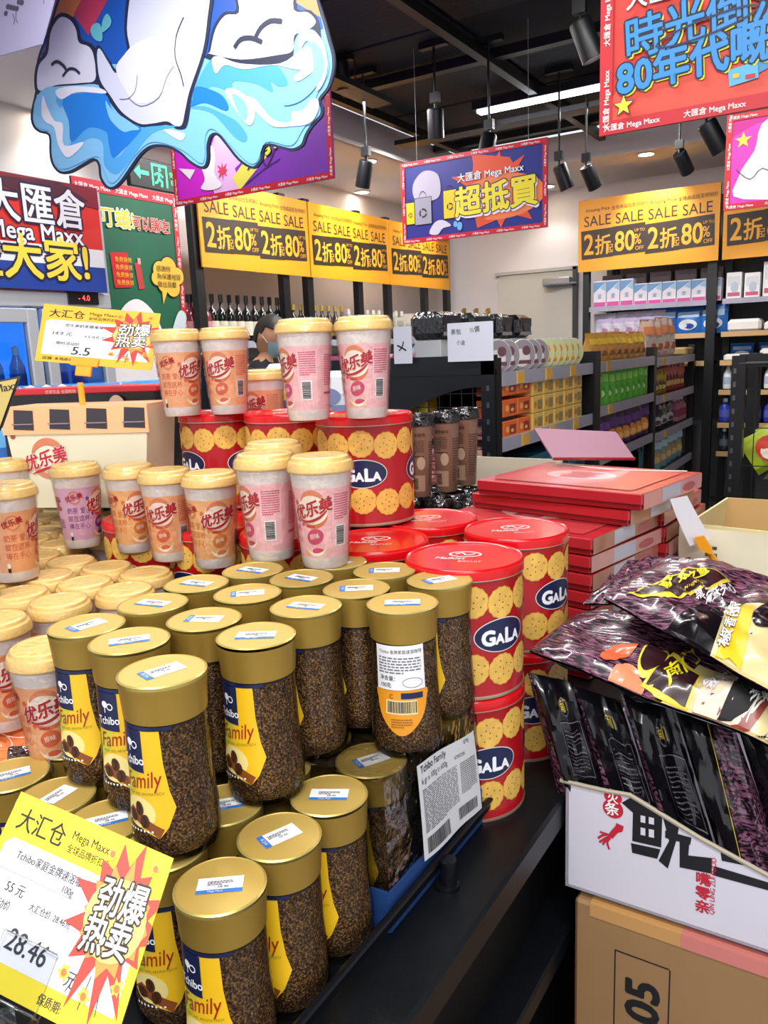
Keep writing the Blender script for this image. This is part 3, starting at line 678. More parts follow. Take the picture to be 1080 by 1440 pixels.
sbag = pouch('silver_pouch', .2, .08, .17, mat('silver_black_foil', '4a4c52', .2, metal=.5, coat=.5, var=.6, vs=40), art_basic(c_('1c1e24', .3), c_('c8ccd2', .3), c_('5a4a50', .4)))
for i in range(4): sbag.put((GX-.1, Y2+.14+.2*i, .782), PI/2-.4, f'shiny black and silver pouch on the far gondola bay, {ORD[i]} from the left', 'black silver pouches')
pcan = bottle_simple('pink_tub', c_('b8788a', .35), c_('e0c8d0', .35), .19, .05, c_('8f3a54', .5), 'tub')
for i in range(3): pcan.put((GX-.09, Y3-.33+.12*i, .782), 0, f'pink tub on the far gondola bay, {ORD[i]} from the left', 'pink tubs')
bbag = pouch('blue_snack_bag', .17, .06, .25, mat('pale_blue_foil', '6fa3b8', .3, coat=.4, var=.2, vs=14), art_basic(c_('bcdce6', .4), c_('b89a62', .4), c_('d6c08a', .4)))
for i in range(6): bbag.put((GX-.08, Y2+.12+.18*i, .502), PI/2-.5, f'pale blue snack bag on the lowest far gondola shelf, {ORD[i]} from the left', 'pale blue snack bags')
obag = pouch('olive_snack_bag', .17, .06, .25, mat('olive_foil', '7d7a3a', .3, coat=.4, var=.3, vs=14), art_basic(c_('b7b06a', .4), c_('5b3a2c', .4), c_('a8a08a', .4)))
for i in range(6): obag.put((GX-.08, Y2+.12+.18*i, .155), PI/2-.4, f'olive snack bag on the bottom board of the far gondola bay, {ORD[i]} from the left', 'olive snack bags')
# goods seen through the wire end
rwp = boxproto('red_white_pack', (.11, .1, .13), c_('d2303a', .35), lambda g, d: Print().ell(0, d[2]*.5, .036, .05, wht, 1).ell(0, d[2]*.5, .02, .03, c_('3f7fb0', .4), 2, 8).build(g, front(g, d), .0012))
for i in range(4): rwp.put((GX-.86+.115*i, Y0+.1, 1.12), 0, f'red pack with white oval behind the wire end panel, {ORD[i]} from the left', 'red and white packs')
ybx = boxproto('yellow_pack', (.1, .1, .1), c_('d8b82e', .4), None)
ybx.put((GX-.4, Y0+.1, 1.12), 0, 'yellow pack behind the wire end panel')
pk = boxproto('pink_box', (.11, .1, .1), c_('c06a6c', .45), lambda g, d: Print().rect(-.04, .03, .05, .05, c_('8f3a40', .4), 1).ell(.02, .06, .02, .02, c_('e0a8a0', .4), 2).build(g, front(g, d), .0012))
for i in range(3):
    for j in range(3): pk.put((GX-.36+.115*i, Y0+.1, .82+.1005*j), 0, f'dusty pink box behind the wire end panel, {ORD[i]} column, {("bottom", "middle", "top")[j]}', 'dusty pink boxes')
g = G(); g.box((GX-.45, Y0+.11, 1.11), (.86, .2, .02), shelfm); g.box((GX-.25, Y0+.11, .81), (.46, .2, .02), shelfm); part('end_shelf', g, gd)
# packs on the back (left) top of the gondola
mgp = boxproto('magenta_pack', (.16, .12, .09), c_('8a2a58', .4), deco_plain(c_('c45a8a', .4), c_('5a1838', .4)), bev=.015)
blp = boxproto('blue_white_roll', (.1, .1, .13), c_('4f78b8', .4), deco_plain(c_('c8d8f0', .4), c_('2a4a8c', .4)), bev=.02)
for i in range(3): mgp.put((GX-.82+.2*i, Y0+.18, 1.30), .2*i-.2, f'magenta pack on top of the gondola end between the paper signs, {ORD[i]} from the left', 'magenta packs')
for i in range(2): blp.put((GX-.82+.12*i+.3, Y0+.36, 1.30), .1, f'blue and white pack on top of the gondola end, {ORD[i]} from the left', 'blue white packs')

# --- black rack at the right edge (wire sides, bags inside)
rk = thing('wire_snack_rack', 'black wire rack at the right edge holding bright snack bags', 'rack', (-.2, 3.6, 0))
rx, ry = pt(1027, 740, 3.2).x, 3.42
for x in (rx, rx+.75):
    for y_ in (ry, ry+.45):
        g = G(); g.box((x, y_, .665), (.05, .05, 1.33), blackm)
        if x == rx and y_ == ry:
            for k in range(22): g.box((x-.012, y_-.0255, .18+.052*k), (.01, .002, .02), chrome)
        part('post', g, rk)
for z in (1.3, .92, .6, .3):
    g = G(); g.box((rx+.375, ry+.225, z), (.75, .45, .02), shelfm)
    g.tube([(rx, ry-.02, z+.0), (rx+.75, ry-.02, z+.0)], .006, chrome, 6)
    if z > 1.2: g.box((rx+.375, ry, z+.01), (.75, .03, .05), blackm)
    part('rack_shelf', g, rk) if z in (1.3, .3) else None
g = G()
for k in range(1, 12): g.tube([(rx+.065*k, ry-.01, .3), (rx+.065*k, ry-.01, 1.28)], .0025, blackm, 4)
for k in range(1, 7): g.tube([(rx, ry-.01, .3+.15*k), (rx+.75, ry-.01, .3+.15*k)], .0025, blackm, 4)
part('wire_grid', g, rk)
grb = pouch('bright_snack_bag', .16, .06, .24, mat('lime_foil', 'a9bd34', .3, coat=.4), art_basic(c_('e6622e', .4), c_('d8403a', .4), c_('f0e6d0', .4), '薯片'))
grb.put((rx+.04, ry+.06, .92), 0, 'lime and red snack bag leaning inside the wire rack, front one', rot=(0, math.radians(58), .15))
grb.put((rx+.08, ry+.2, .95), 0, 'lime and red snack bag leaning inside the wire rack, behind the front one', rot=(0, math.radians(62), .1))
mrb = pouch('maroon_snack_bag', .2, .07, .3, mat('maroon_foil', '5e1c3e', .3, coat=.4), art_basic(c_('a8506a', .4), c_('d8a88a', .4), c_('f0e0d0', .4)))
for i in range(3): mrb.put((rx+.06+.05*i, ry+.1+.1*i, .55+.03*i), 0, f'maroon snack bag lying low in the wire rack, {ORD[i]} from the front', 'maroon bags', rot=(0, math.radians(66+4*i), .12))
g = G(); g.box((rx+.3, ry+.2, .83), (.4, .3, .02), shelfm); g.box((rx+.3, ry+.2, .53), (.44, .3, .02), shelfm); part('wire_basket', g, rk)

# --- fridge at the left with branded header and the poster
fr = thing('display_fridge', 'tall silver display fridge glowing blue behind the left cups', 'fridge', (-3.45, 1.9, 0))
fx = -3.1; fy0, fy1 = .9, 2.60
g = G(); silver = mat('silver_fridge_paint', 'c3c6cc', .35, .3)
g.box((-3.75, (fy0+fy1)/2, 1.1), (.04, fy1-fy0, 2.15), silver); g.box((-3.45, fy0, 1.1), (.6, .04, 2.15), silver); g.box((-3.45, fy1, 1.1), (.6, .04, 2.15), silver)
g.box((-3.43, (fy0+fy1)/2, 1.93), (.66, fy1-fy0+.02, .47), silver); g.box((-3.45, (fy0+fy1)/2, .1), (.64, fy1-fy0, .2), silver); part('cabinet', g, fr)
g = G(); g.box((fx+.0, (fy0+fy1)/2, 1.68), (.04, fy1-fy0, .07), silver, b=.006); part('top_rail', g, fr)
gl = mat('fridge_glass', 'dfeeff', .05, kind='glass', alpha=.03)
dsp = [fy0+.02, fy0+.6, 2.13, fy1-.02]
for i, (a, b) in enumerate(((.92, 1.62), (1.64, 2.20), (2.22, 2.58))):
    g = G(); 
    for yy in (a+.03, b-.03): g.box((fx+.01, yy, .93), (.04, .055, 1.42), silver, b=.006)
    g.box((fx+.01, (a+b)/2, 1.61), (.034, b-a-.004, .06), silver, b=.004); g.box((fx+.01, (a+b)/2, .25), (.034, b-a-.004, .06), silver, b=.004)
    d_ = obj('fridge_door', g, fr); d_.location = -Vector(fr.location)
    g = G(); g.box((fx+.005, (a+b)/2, .93), (.006, b-a-.1, 1.3), gl); obj('door_glass', g, d_)
g = G(); g.box((-3.72, (fy0+fy1)/2, .95), (.01, fy1-fy0-.05, 1.45), mat('fridge_blue_light', '2f86e0', .5, emit=1.1)); part('lit_back_panel', g, fr)
for z in (.55, .9, 1.25):
    g = G(); g.box((-3.43, (fy0+fy1)/2, z-.01), (.5, fy1-fy0-.06, .015), c_('cfd8e4', .4)); part('fridge_shelf', g, fr)
wat = bottle_simple('water_bottle', mat('blue_water_bottle', '4d9ce6', .15, coat=.5), c_('e8eef8', .3), .24, .034, c_('1f5ab8', .4))
k = 0
for z in (.9, 1.25):
    for i in range(15): wat.put((-3.2, 1.0+.105*i, z), 0, f'blue water bottle in the fridge, {"upper" if z > 1 else "lower"} shelf, {ORD[i]} from the left', 'blue water bottles in the fridge')
g = G(); q = px(118, 419, fx+.03); g.box((fx+.02, q.y, q.z), (.02, .16, .055), c_('17181c', .3)); o = part('temperature_display', g, fr)
g = G(); Print().text('- 4.0', 0, -.012, .035, mat('led_red', 'ff5a4a', .4, emit=1.5), 1, al='c').build(g, lambda s, t, d: (fx+.031+d, q.y+s, q.z+t), .001); part('temperature_digits', g, fr)
# header sign
a = px(149, 413, fx+.03); ztop, zbot = 2.17, 1.717
hs = thing('header_sign', 'red, white and blue 大匯倉 header sign on top of the fridge', 'sign', (fx+.03, 1.6, zbot))
y1_ = a.y; y0_ = .9; hh = ztop-zbot; g = G(); g.box((0, (y0_+y1_)/2-1.6, hh/2), (.02, y1_-y0_, hh), c_('d23028', .45)); obj('sign_board', g, hs)
g = G(); p = Print(); w_ = y1_-y0_
p.rect(0, 0, w_, hh*.26, c_('1c3f96', .45), 1); p.rect(0, hh*.24, w_, hh*.17, c_('e4e4e8', .45), 1); p.poly([(0, hh), (w_, hh), (w_, hh*.8), (w_-.3, hh*.86), (w_-.9, hh*.7), (0, hh*.9)], c_('7e1f2c', .45), 1); p.poly([(w_-.55, hh*.95), (w_-.2, hh), (w_-.05, hh*.86), (w_-.35, hh*.8)], c_('4a1c2a', .45), 2)
out = (c_('1c1838', .5), .05)
p.text('大匯倉', w_-.56, hh*.62, .17, c_('e9e7ee', .4), 3, .02, out=out, sx=.95); p.text('Mega Maxx', w_-.555, hh*.44, .098, c_('e9e7ee', .4), 3, .02, out=out)
p.text('益大家!', w_-.70, hh*.13, .19, c_('f3d44a', .4), 3, .025, out=out)
p.text('抵', w_-1.05, hh*.13, .19, c_('f3d44a', .4), 3, .025, out=out)
p.build(g, lambda s, t, d: (.011+d, y0_-1.6+s, t), .0012); obj('sign_print', g, hs)
# green poster
ps = thing('green_poster', 'green hanging poster with cloud speech bubble behind the fridge sign', 'poster', (-3.3, 2.9, 1.2))
pa, pb = px(98, 247, -3.3), px(246, 275, -3.3); gw = pb.y-pa.y; gh = pb.z-1.25
g = G(); g.box((0, (pa.y+pb.y)/2-2.9, gh/2+.05), (.01, gw, gh), c_('0d5c3e', .5)); obj('poster_sheet', g, ps)
g = G(); p = Print(); T = gh
p.rect(0, T-.055, gw, .055, redp, 1); p.rect(gw-.035, 0, .035, T, redp, 1)
for k in range(3): p.text('大匯倉 Mega Maxx', .01+k*.24, T-.042, .027, wht, 2, .01)
for k in range(5): p.text('大匯倉 Mega Maxx', gw-.01, .03+k*.2, .022, wht, 2, .01, rot=PI/2)
p.text('叮蟻!', .13, T-.20, .1, c_('f5c531', .4), 4, .02, out=(wht, .035)); p.text('可以賺咗!', .34, T-.2, .075, redp, 4, .02, out=(c_('f3e6d0', .5), .03), sx=.8)
p.rect(.19, T-.50, .11, .17, redp, 2, rot=.06)
for k in range(4): p.text('免费换领', .205, T-.37-k*.037, .027, yel, 3)
p.rect(.345, T-.5, .038, .13, c_('b8383c', .4), 2, rot=.12); p.rect(.352, T-.375, .02, .03, c_('d89a9a', .4), 2)
for cx, cy, r in ((.50, T-.40, .05), (.56, T-.38, .055), (.62, T-.42, .045), (.52, T-.46, .05), (.58, T-.48, .05), (.47, T-.44, .035)):
    p.ell(cx, cy, r+.006, r+.006, ink, 2); 
for cx, cy, r in ((.50, T-.40, .05), (.56, T-.38, .055), (.62, T-.42, .045), (.52, T-.46, .05), (.58, T-.48, .05), (.47, T-.44, .035)):
    p.ell(cx, cy, r, r, c_('eebb3e', .45), 3)
p.poly([(.5, T-.5), (.54, T-.5), (.5, T-.57)], c_('eebb3e', .45), 3)
for k, tx in enumerate(('感謝你', '為保護地球', '做出貢獻')): p.text(tx, .47, T-.40-.04*k, .034, c_('3a2a10', .5), 5)
p.poly(spline([(.16, 0), (.17, T-.72), (.22, T-.6), (.33, T-.55), (.44, T-.63), (.5, T-.8), (.51, 0)], 4), c_('e9e4e6', .5), 2)     # plain pale hill in place of the figure
p.poly(spline([(.5, T-.82), (.57, T-.66), (.62, T-.6), (.66, T-.64), (.6, T-.78), (.55, T-.86)], 3), c_('c9d8da', .5), 3)
p.build(g, lambda s, t, d: (.006+d, pa.y-2.9+s, t+.05), .0015, clip=(0, gw, 0, T+.01)); obj('poster_print', g, ps)
# exit sign
q0 = px(188, 228, -3.4); q1 = px(250, 262, -3.4)
es = thing('exit_sign', 'black hanging exit sign with glowing green arrow and running man', 'sign', (-3.4, (q0.y+q1.y)/2, 2.30))
ew = .40; eh = .15; g = G(); g.box((0, 0, eh/2), (.03, ew, eh), c_('0b0f10', .3), b=.004); obj('sign_case', g, es)
gg = mat('exit_green_glow', '35f08a', .4, emit=1.3); g = G(); p = Print(); p.poly([(-.17, .075), (-.13, .11), (-.13, .085), (-.07, .085), (-.07, .065), (-.13, .065), (-.13, .04)], gg, 1)
for r_ in ((-.05, .02, .012, .11), (.05, .02, .012, .11), (-.05, .12, .112, .012)): p.rect(*r_, gg, 1)
p.ell(.008, .107, .011, .011, gg, 1, 10); p.stroke([(.005, .09), (0, .06), (.02, .045), (.015, .02)], .014, gg, 1); p.stroke([(0, .06), (-.015, .04), (-.03, .035)], .012, gg, 1); p.stroke([(-.03, .075), (0, .088), (.03, .07)], .01, gg, 1)
p.text('安全出口', .075, .08, .03, gg, 1); p.text('EXIT', .085, .04, .032, gg, 1); p.build(g, lambda s, t, d: (.016+d, s, t), .001); obj('sign_face', g, es)
g = G()
for dy in (-.15, .15): g.tube([(0, dy, eh), (0, dy, .47)], .003, blackm, 5)
obj('hanging_rod', g, es)
# ================================================================== HANGING BANNERS
def border(p, w, h, b, size, m1=redp):
    p.rect(0, 0, w, b, m1, 2); p.rect(0, h-b, w, b, m1, 2); p.rect(0, 0, b, h, m1, 2); p.rect(w-b, 0, b, h, m1, 2)
    st = size*11
    for k in range(int(w/st)+1):
        for y in (b*.28, h-b*.72):
            p.text('大匯倉 Mega Maxx', .01+k*st, y, size, wht, 3, .015)
    for k in range(int(h/st)+1):
        p.text('大匯倉 Mega Maxx', b*.75, .01+k*st, size, wht, 3, .015, rot=PI/2); p.text('大匯倉 Mega Maxx', w-b*.28, .01+k*st, size, wht, 3, .015, rot=PI/2)
def banner(name, label, Y, u, v, w, h, base, fn, size, b=.03, ceil_z=2.95):
    q = py(u, v, Y); t = thing(name, label, 'banner', (q.x, Y, q.z), group=None)
    g = G(); g.box((w/2, .004, h/2), (w, .006, h), base); obj('banner_sheet', g, t)
    p = Print(); fn(p, w, h); border(p, w, h, b, size)
    g = G(); p.build(g, lambda s, tt, d: (s, -d, tt), .0012, clip=(0, w, 0, h)); obj('banner_print', g, t)
    g = G(); wire = c_('9a9ca0', .4)
    for x in (w*.12, w*.88): g.tube([(x, .004, h), (x, .004, ceil_z-q.z)], .0012, wire, 4)
    obj('hanging_wire', g, t); return t
def red_art(p, w, h):
    p.ell(w*.35, -.02, .28, .2, c_('e8513e', .45), 1, 30); p.ell(w*.85, h*.9, .2, .2, c_('ef6a55', .45), 1, 30)
    o1 = (c_('141c3a', .5), .045); s1 = (c_('c8df3a', .5), .02, .05, -.05); bl = c_('2f8fd8', .4)
    p.text('大匯倉 Mega Maxx', .055, .245, .047, wht, 5, .02, rot=.02, out=(c_('2a2230', .5), .02))
    p.text('時光倒流', .055, .148, .090, bl, 6, .02, rot=.07, out=o1, sh=s1, sx=.93)
    p.text('80年代嘅價', .04, .078, .082, bl, 6, .03, rot=.06, out=o1, sh=s1, sx=.93)
    p.ring(.22, .172, .10, .016, .004, navy, 7, rot=.15)
    p.burst(.055, .052, .009, .021, 5, c_('f3e23c', .4), 8, rot=PI/2, jit=0); p.burst(.055, .052, .011, .025, 5, navy, 7.5, rot=PI/2, jit=0)
    p.rect(.27, .050, .055, .032, c_('58b4de', .4), 5, rot=.12); p.rect(.31, .060, .08, .045, c_('3c8fc8', .4), 4, rot=.35); p.rect(.276, .064, .012, .008, yel, 6); p.rect(.300, .058, .018, .008, redp, 6)
banner('hanging_banner', 'large red hanging banner with blue 時光倒流 lettering at top right', 1.9, 843, 192, .78, .36, c_('e03a30', .45), red_art, .0155, .028)
def blue_art(p, w, h):
    p.burst(w*.66, h*.52, .12, .23, 9, c_('e2562c', .45), 1, jit=.25, seed=4); p.burst(w*.66, h*.5, .15, .2, 3, c_('e2562c', .45), 1)
    p.ell(w*.70, h*.42, .24, .11, c_('ef8450', .45), 1.2, 24)
    p.text('大匯倉 Mega Maxx', w*.41, h*.66, .047, wht, 5, .015, out=(navy, .02), rot=.02)
    p.text('超抵買', w*.39, h*.28, .155, c_('f1e23a', .4), 6, .03, rot=.03, out=(navy, .035), sh=(c_('e9e6f0', .5), .02, .04, -.08), sx=1.0)
    yb = c_('e8cc1e', .4); gb = c_('9a9aa8', .45); rec = c_('2b2b33', .5)
    for x, y, ww, hh, m_ in ((.10*w, .22*h, .1, .135, gb), (.035*w, .24*h, .05, .11, yb), (.31*w, .25*h, .075, .14, yb)):
        p.rect(x-.003, y-.003, ww+.006, hh+.006, ink, 2.5); p.rect(x, y, ww, hh, m_, 3); p.ring(x+ww/2, y+hh*.42, ww*.2, ww*.2, ww*.09, rec, 4); p.ring(x+ww/2, y+hh, ww*.22, ww*.32, .004, ink, 4, 0, PI)
        for k in range(3): p.ell(x+ww/2+ww*.2*math.cos(k*2.09), y+hh*.42+ww*.2*math.sin(k*2.09), ww*.05, ww*.05, m_, 5, 8)
    p.poly(spline([(w*.11, h*.52), (w*.09, h*.72), (w*.17, h*.86), (w*.27, h*.8), (w*.29, h*.6), (w*.25, h*.5)], 4), c_('b7b3c4', .5), 2)
    p.poly(spline([(w*.24, h*.22), (w*.2, h*.1), (w*.26, h*.07), (w*.3, h*.14), (w*.36, h*.16), (w*.3, h*.24)], 3), c_('cfcbd8', .5), 2)
    p.ell(w*.42, h*.14, .016, .022, c_('6bb4e6', .4), 3, 10); p.ell(w*.39, h*.17, .012, .016, c_('6bb4e6', .4), 3, 10); p.poly([(w*.55, h*.2), (w*.62, h*.24), (w*.58, h*.16)], c_('e2562c', .45), 2)
banner('hanging_banner', 'blue hanging banner with yellow 超抵買 lettering on an orange burst', 4.0, 567, 344, .835, .42, c_('232f86', .45), blue_art, .0125, .025)
def purple_art(p, w, h):
    p.ell(w*.25, h*.35, .28, .3, c_('d21fcf', .45), 1, 24); p.ell(w*.42, h*.25, .16, .2, c_('e9b6ea', .45), 1.3, 24)
    p.poly([(w*.42, .12), (w*.95, .37), (w, .2), (w, 0), (w*.46, 0)], c_('7d35b0', .45), 1.5); p.poly([(w*.40, .08), (w*.44, .02), (w*.62, .14), (w*.56, .2)], c_('e8dc5a', .45), 2)
    p.stroke([(w*.5, .1), (w*.58, .15), (w*.62, .10), (w*.7, .19), (w*.76, .15), (w*.84, .25), (w*.93, .24)], .008, c_('3a1a5e', .5), 3); p.stroke([(w*.48, .04), (w*.6, .09), (w*.7, .12)], .005, c_('3a1a5e', .5), 3)
    p.burst(w*.8, .17, .015, .035, 8, c_('e04434', .45), 3); p.burst(w*.34, .12, .015, .04, 8, c_('e0405a', .45), 3)
    p.text('用!', w*.8, .23, .11, c_('d8e04a', .4), 5, .03, rot=.35, out=(navy, .03)); p.text('有用', w*.55, .13, .12, c_('d8e04a', .4), 5, .03, rot=.38, out=(navy, .03))
    p.poly(spline([(w*.2, .18), (w*.22, .1), (w*.19, .06), (w*.27, .045), (w*.33, .06), (w*.29, .11), (w*.3, .2), (w*.25, .26)], 4), c_('efe9f2', .5), 3); p.poly([(w*.05, .17), (w*.16, .15), (w*.12, .11)], c_('efe9f2', .5), 3)
banner('hanging_banner', 'purple and magenta hanging banner behind the wave cut-out', 3.0, 247, 291, .955, .52, c_('8e2fa6', .45), purple_art, .0145, .028)
def pink_art(p, w, h):
    p.ell(w*.3, h*.3, .25, .2, c_('d838b8', .45), 1, 20); p.burst(w*.1, h*.72, .012, .03, 5, c_('e8d84a', .4), 3, rot=PI/2, jit=0)
    p.poly(spline([(.07, h*.1), (.05, h*.35), (.1, h*.6), (.15, h*.92), (.45, h*.95), (.5, h*.1)], 4), c_('efe6ee', .5), 2); p.stroke([(.04, h*.42), (.09, h*.3), (.13, h*.4), (.2, h*.25)], .003, c_('4a3a5a', .5), 3)
banner('hanging_banner', 'small magenta hanging banner at the right edge below the red one', 3.4, 1017, 297, .60, .335, c_('c2188e', .45), pink_art, .012, .022)
# lavender panel at the very top left
YB = 2.0
t = thing('hanging_banner', 'plain lavender hanging panel with faint tree mark in the top left corner', 'banner', py(75, 0, YB)); o_ = t.location.copy()
pp = [py(u, v, YB) for u, v in ((-60, 95), (58, 62), (75, 0), (85, -80), (-60, -80))]
g = G(); g.slab([(q.x-o_.x, q.z-o_.z) for q in pp][::-1], .006, c_('b9b4da', .5), lambda s, tt, d: (s, -d, tt)); obj('banner_sheet', g, t)
g = G(); p = Print(); q = py(20, 14, YB); cx, cz = q.x-o_.x, q.z-o_.z
for k in range(7): p.ell(cx+.016*(k-3), cz+.006*((k*3) % 4), .012, .009, c_('5a5470', .5), 1, 10)
p.stroke([(cx-.01, cz-.01), (cx-.004, cz-.03), (cx-.012, cz-.045)], .003, c_('5a5470', .5), 1); p.stroke([(cx+.01, cz-.01), (cx+.004, cz-.03), (cx+.012, cz-.045)], .003, c_('5a5470', .5), 1)
p.build(g, lambda s, tt, d: (s, -d, tt), .001); obj('printed_mark', g, t)
g = G(); g.tube([(-.05, 0, -.0), (-.05, 0, 2.95-o_.z)], .0012, chrome, 4); obj('hanging_wire', g, t)
# wave cut-out board (flat board hanging over the aisle)
YC = 2.2; cut = thing('wave_cutout_board', 'big die-cut hanging board with blue wave, white clouds and dark outline', 'sign', py(256, 130, YC)); co = cut.location.copy()
def cst(pts): return [((lambda q: (q.x-co.x, q.z-co.z))(py(u, v, YC))) for u, v in pts]
OUT = [(84, -10), (66, 45), (52, 85), (50, 125), (43, 160), (46, 178), (56, 187), (68, 191), (69, 215), (73, 232), (84, 244), (100, 243), (118, 233), (132, 226), (138, 233), (140, 250), (149, 264), (160, 266), (172, 256), (186, 236), (200, 217), (215, 207), (235, 208), (252, 216), (265, 228), (280, 237), (290, 235), (294, 222), (294, 205), (298, 192), (306, 191), (318, 205), (334, 225), (350, 236), (360, 236), (369, 225), (371, 210), (379, 205), (395, 209), (412, 212), (426, 205), (432, 190), (441, 176), (453, 163), (454, 150), (451, 140), (463, 124), (470, 100), (470, 78), (464, 55), (458, 32), (448, 0), (425, -60), (370, -110), (280, -135), (180, -120), (110, -70)]
dk = c_('1b2340', .5); cl = c_('d2d2e8', .5); lb = c_('7cbcec', .45); mb_ = c_('4a9fe4', .45); db = c_('1478d8', .45); wv = c_('dedff2', .5)
g = G(); o2 = spline(cst(OUT), 3); g.slab(o2, .008, dk, lambda s, tt, d: (s, -d, tt)); obj('board', g, cut)
p = Print()
def P_(pts, m, l, n=4, raw=False): q = cst(pts); p.poly(q if raw else spline(q, n), m, l)
ins = []
cx_, cy_ = 258, 70
o3_ = spline(OUT, 3); L3 = len(o3_); ins = []
for i in range(L3):
    a_, b_ = o3_[i-1], o3_[(i+1) % L3]; dx, dy = b_[0]-a_[0], b_[1]-a_[1]; q = math.hypot(dx, dy) or 1; ins.append((o3_[i][0]-dy/q*3.6, o3_[i][1]+dx/q*3.6))
def area2(p): return sum(p[i-1][0]*p[i][1]-p[i][0]*p[i-1][1] for i in range(len(p)))
if abs(area2(ins)) > abs(area2(o3_)): ins = [(2*o[0]-a[0], 2*o[1]-a[1]) for o, a in zip(o3_, ins)]
P_(ins, lb, 1, raw=True)
P_([(88, -10), (70, 45), (58, 78), (110, 90), (230, 90), (420, 60), (455, 40), (446, 0), (420, -58), (370, -105), (280, -130), (180, -115), (112, -68)], c_('1550ae', .45), 2, raw=True)
P_([(88, -10), (62, 75), (75, 76), (150, -60)], c_('d07b48', .45), 3, raw=True); P_([(104, 20), (125, 50), (152, 0), (190, -100), (150, -60)], c_('b8365a', .45), 3.2, raw=True)
P_([(310, 0), (360, 0), (340, -60), (300, -80)], c_('d04a5a', .45), 3.2, raw=True); P_([(410, 0), (452, 25), (440, -20), (400, -60)], c_('d8894e', .45), 3.2, raw=True)
P_([(49, 118), (52, 90), (64, 72), (68, 45), (75, 28), (88, 18), (104, 25), (112, 40), (116, 56), (130, 62), (138, 78), (140, 118), (120, 123), (80, 126), (55, 134)], dk, 4)
P_([(53, 116), (56, 92), (68, 76), (72, 48), (79, 32), (88, 24), (100, 29), (108, 42), (112, 60), (126, 66), (133, 80), (135, 112), (115, 117), (80, 120), (58, 128)], cl, 5)
P_([(293, 75), (300, 40), (315, 18), (333, 14), (336, -20), (412, -30), (418, 12), (438, 15), (450, 35), (448, 70), (412, 90), (340, 95), (290, 82)], dk, 4)
P_([(297, 72), (304, 42), (318, 22), (337, 18), (340, -16), (408, -26), (414, 14), (434, 18), (445, 32), (430, 45), (415, 50), (412, 72), (390, 78), (340, 84), (296, 76)], cl, 5)
P_([(135, 76), (140, 64), (155, 85), (166, 98), (180, 75), (176, 40), (182, -20), (200, -70), (270, -70), (300, -20), (297, 30), (290, 75), (272, 130), (268, 158), (262, 180), (250, 182), (238, 176), (218, 178), (195, 178), (170, 162), (152, 138), (138, 115)], dk, 6)
P_([(138, 78), (142, 69), (155, 90), (166, 103), (184, 76), (180, 40), (187, -18), (203, -62), (268, -62), (295, -18), (293, 28), (286, 74), (268, 128), (262, 155), (257, 176), (247, 177), (236, 171), (216, 174), (197, 174), (173, 158), (156, 134), (142, 112)], c_('c6cae4', .5), 7)
P_([(165, 100), (176, 78), (195, 60), (230, 50), (262, 60), (256, 90), (240, 118), (220, 140), (200, 146), (185, 138)], c_('d6d6ec', .5), 8)
p.stroke(cst([(74, 92), (82, 87), (92, 94), (96, 102)]), .012, dk, 9); p.stroke(cst([(90, 108), (98, 98), (107, 98), (114, 104)]), .010, dk, 9)
p.stroke(cst([(360, 55), (368, 40), (382, 30), (398, 31)]), .014, dk, 9); p.stroke(cst([(331, 68), (340, 56), (355, 54), (370, 60)]), .014, dk, 9)
p.stroke(cst([(170, 140), (182, 139), (192, 128), (195, 106)]), .003, c_('6a6a88', .5), 9); p.stroke(cst([(182, 138), (200, 150), (225, 138), (236, 110), (246, 94)]), .003, c_('6a6a88', .5), 9)
p.stroke(cst([(260, 25), (250, 50), (248, 80), (256, 105), (260, 122)]), .004, dk, 9)
P_([(129, 45), (132, 36), (140, 33), (145, 42), (145, 58), (135, 56)], c_('5fb0c4', .45), 8); P_([(145, 46), (146, 30), (152, 20), (158, 28), (156, 38)], c_('5fb0c4', .45), 8)
# wave body
P_([(48, 160), (52, 138), (65, 124), (80, 122), (110, 120), (140, 120), (152, 140), (172, 163), (200, 178), (235, 176), (262, 182), (270, 150), (285, 105), (300, 90), (340, 96), (395, 90), (412, 85), (415, 60), (424, 45), (440, 42), (452, 55), (462, 80), (462, 105), (446, 135), (440, 160), (425, 185), (410, 205), (375, 200), (362, 228), (345, 225), (305, 184), (290, 190), (286, 230), (255, 210), (215, 200), (190, 220), (160, 258), (145, 235), (135, 220), (85, 238), (75, 190), (52, 178)], lb, 5)
P_([(80, 128), (100, 122), (140, 124), (150, 132), (110, 130), (88, 140)], wv, 8)
P_([(88, 140), (108, 132), (148, 132), (160, 155), (182, 172), (200, 180), (190, 195), (175, 210), (160, 222), (154, 200), (150, 185), (125, 180), (102, 200), (98, 170)], db, 7)
P_([(150, 142), (160, 155), (185, 172), (198, 182), (186, 184), (176, 186), (165, 178), (155, 165)], lb, 8)
P_([(60, 160), (62, 135), (68, 150), (78, 170), (90, 175), (92, 205), (120, 200), (98, 222), (84, 205), (78, 180), (66, 172)], wv, 8)
P_([(98, 205), (125, 178), (155, 180), (165, 222), (195, 185), (215, 178), (250, 178), (215, 188), (185, 225), (165, 245), (148, 232), (145, 200), (125, 195), (105, 212)], mb_, 6)
P_([(275, 125), (300, 82), (330, 95), (385, 92), (402, 108), (405, 120), (392, 122), (382, 115), (384, 130), (360, 118), (330, 115), (325, 128), (300, 122), (285, 130)], mb_, 6)
P_([(272, 140), (278, 122), (310, 132), (322, 148), (318, 156), (290, 145), (270, 150)], db, 7); P_([(268, 152), (290, 150), (318, 162), (335, 172), (348, 190), (345, 200), (330, 192), (300, 160)], mb_, 6)
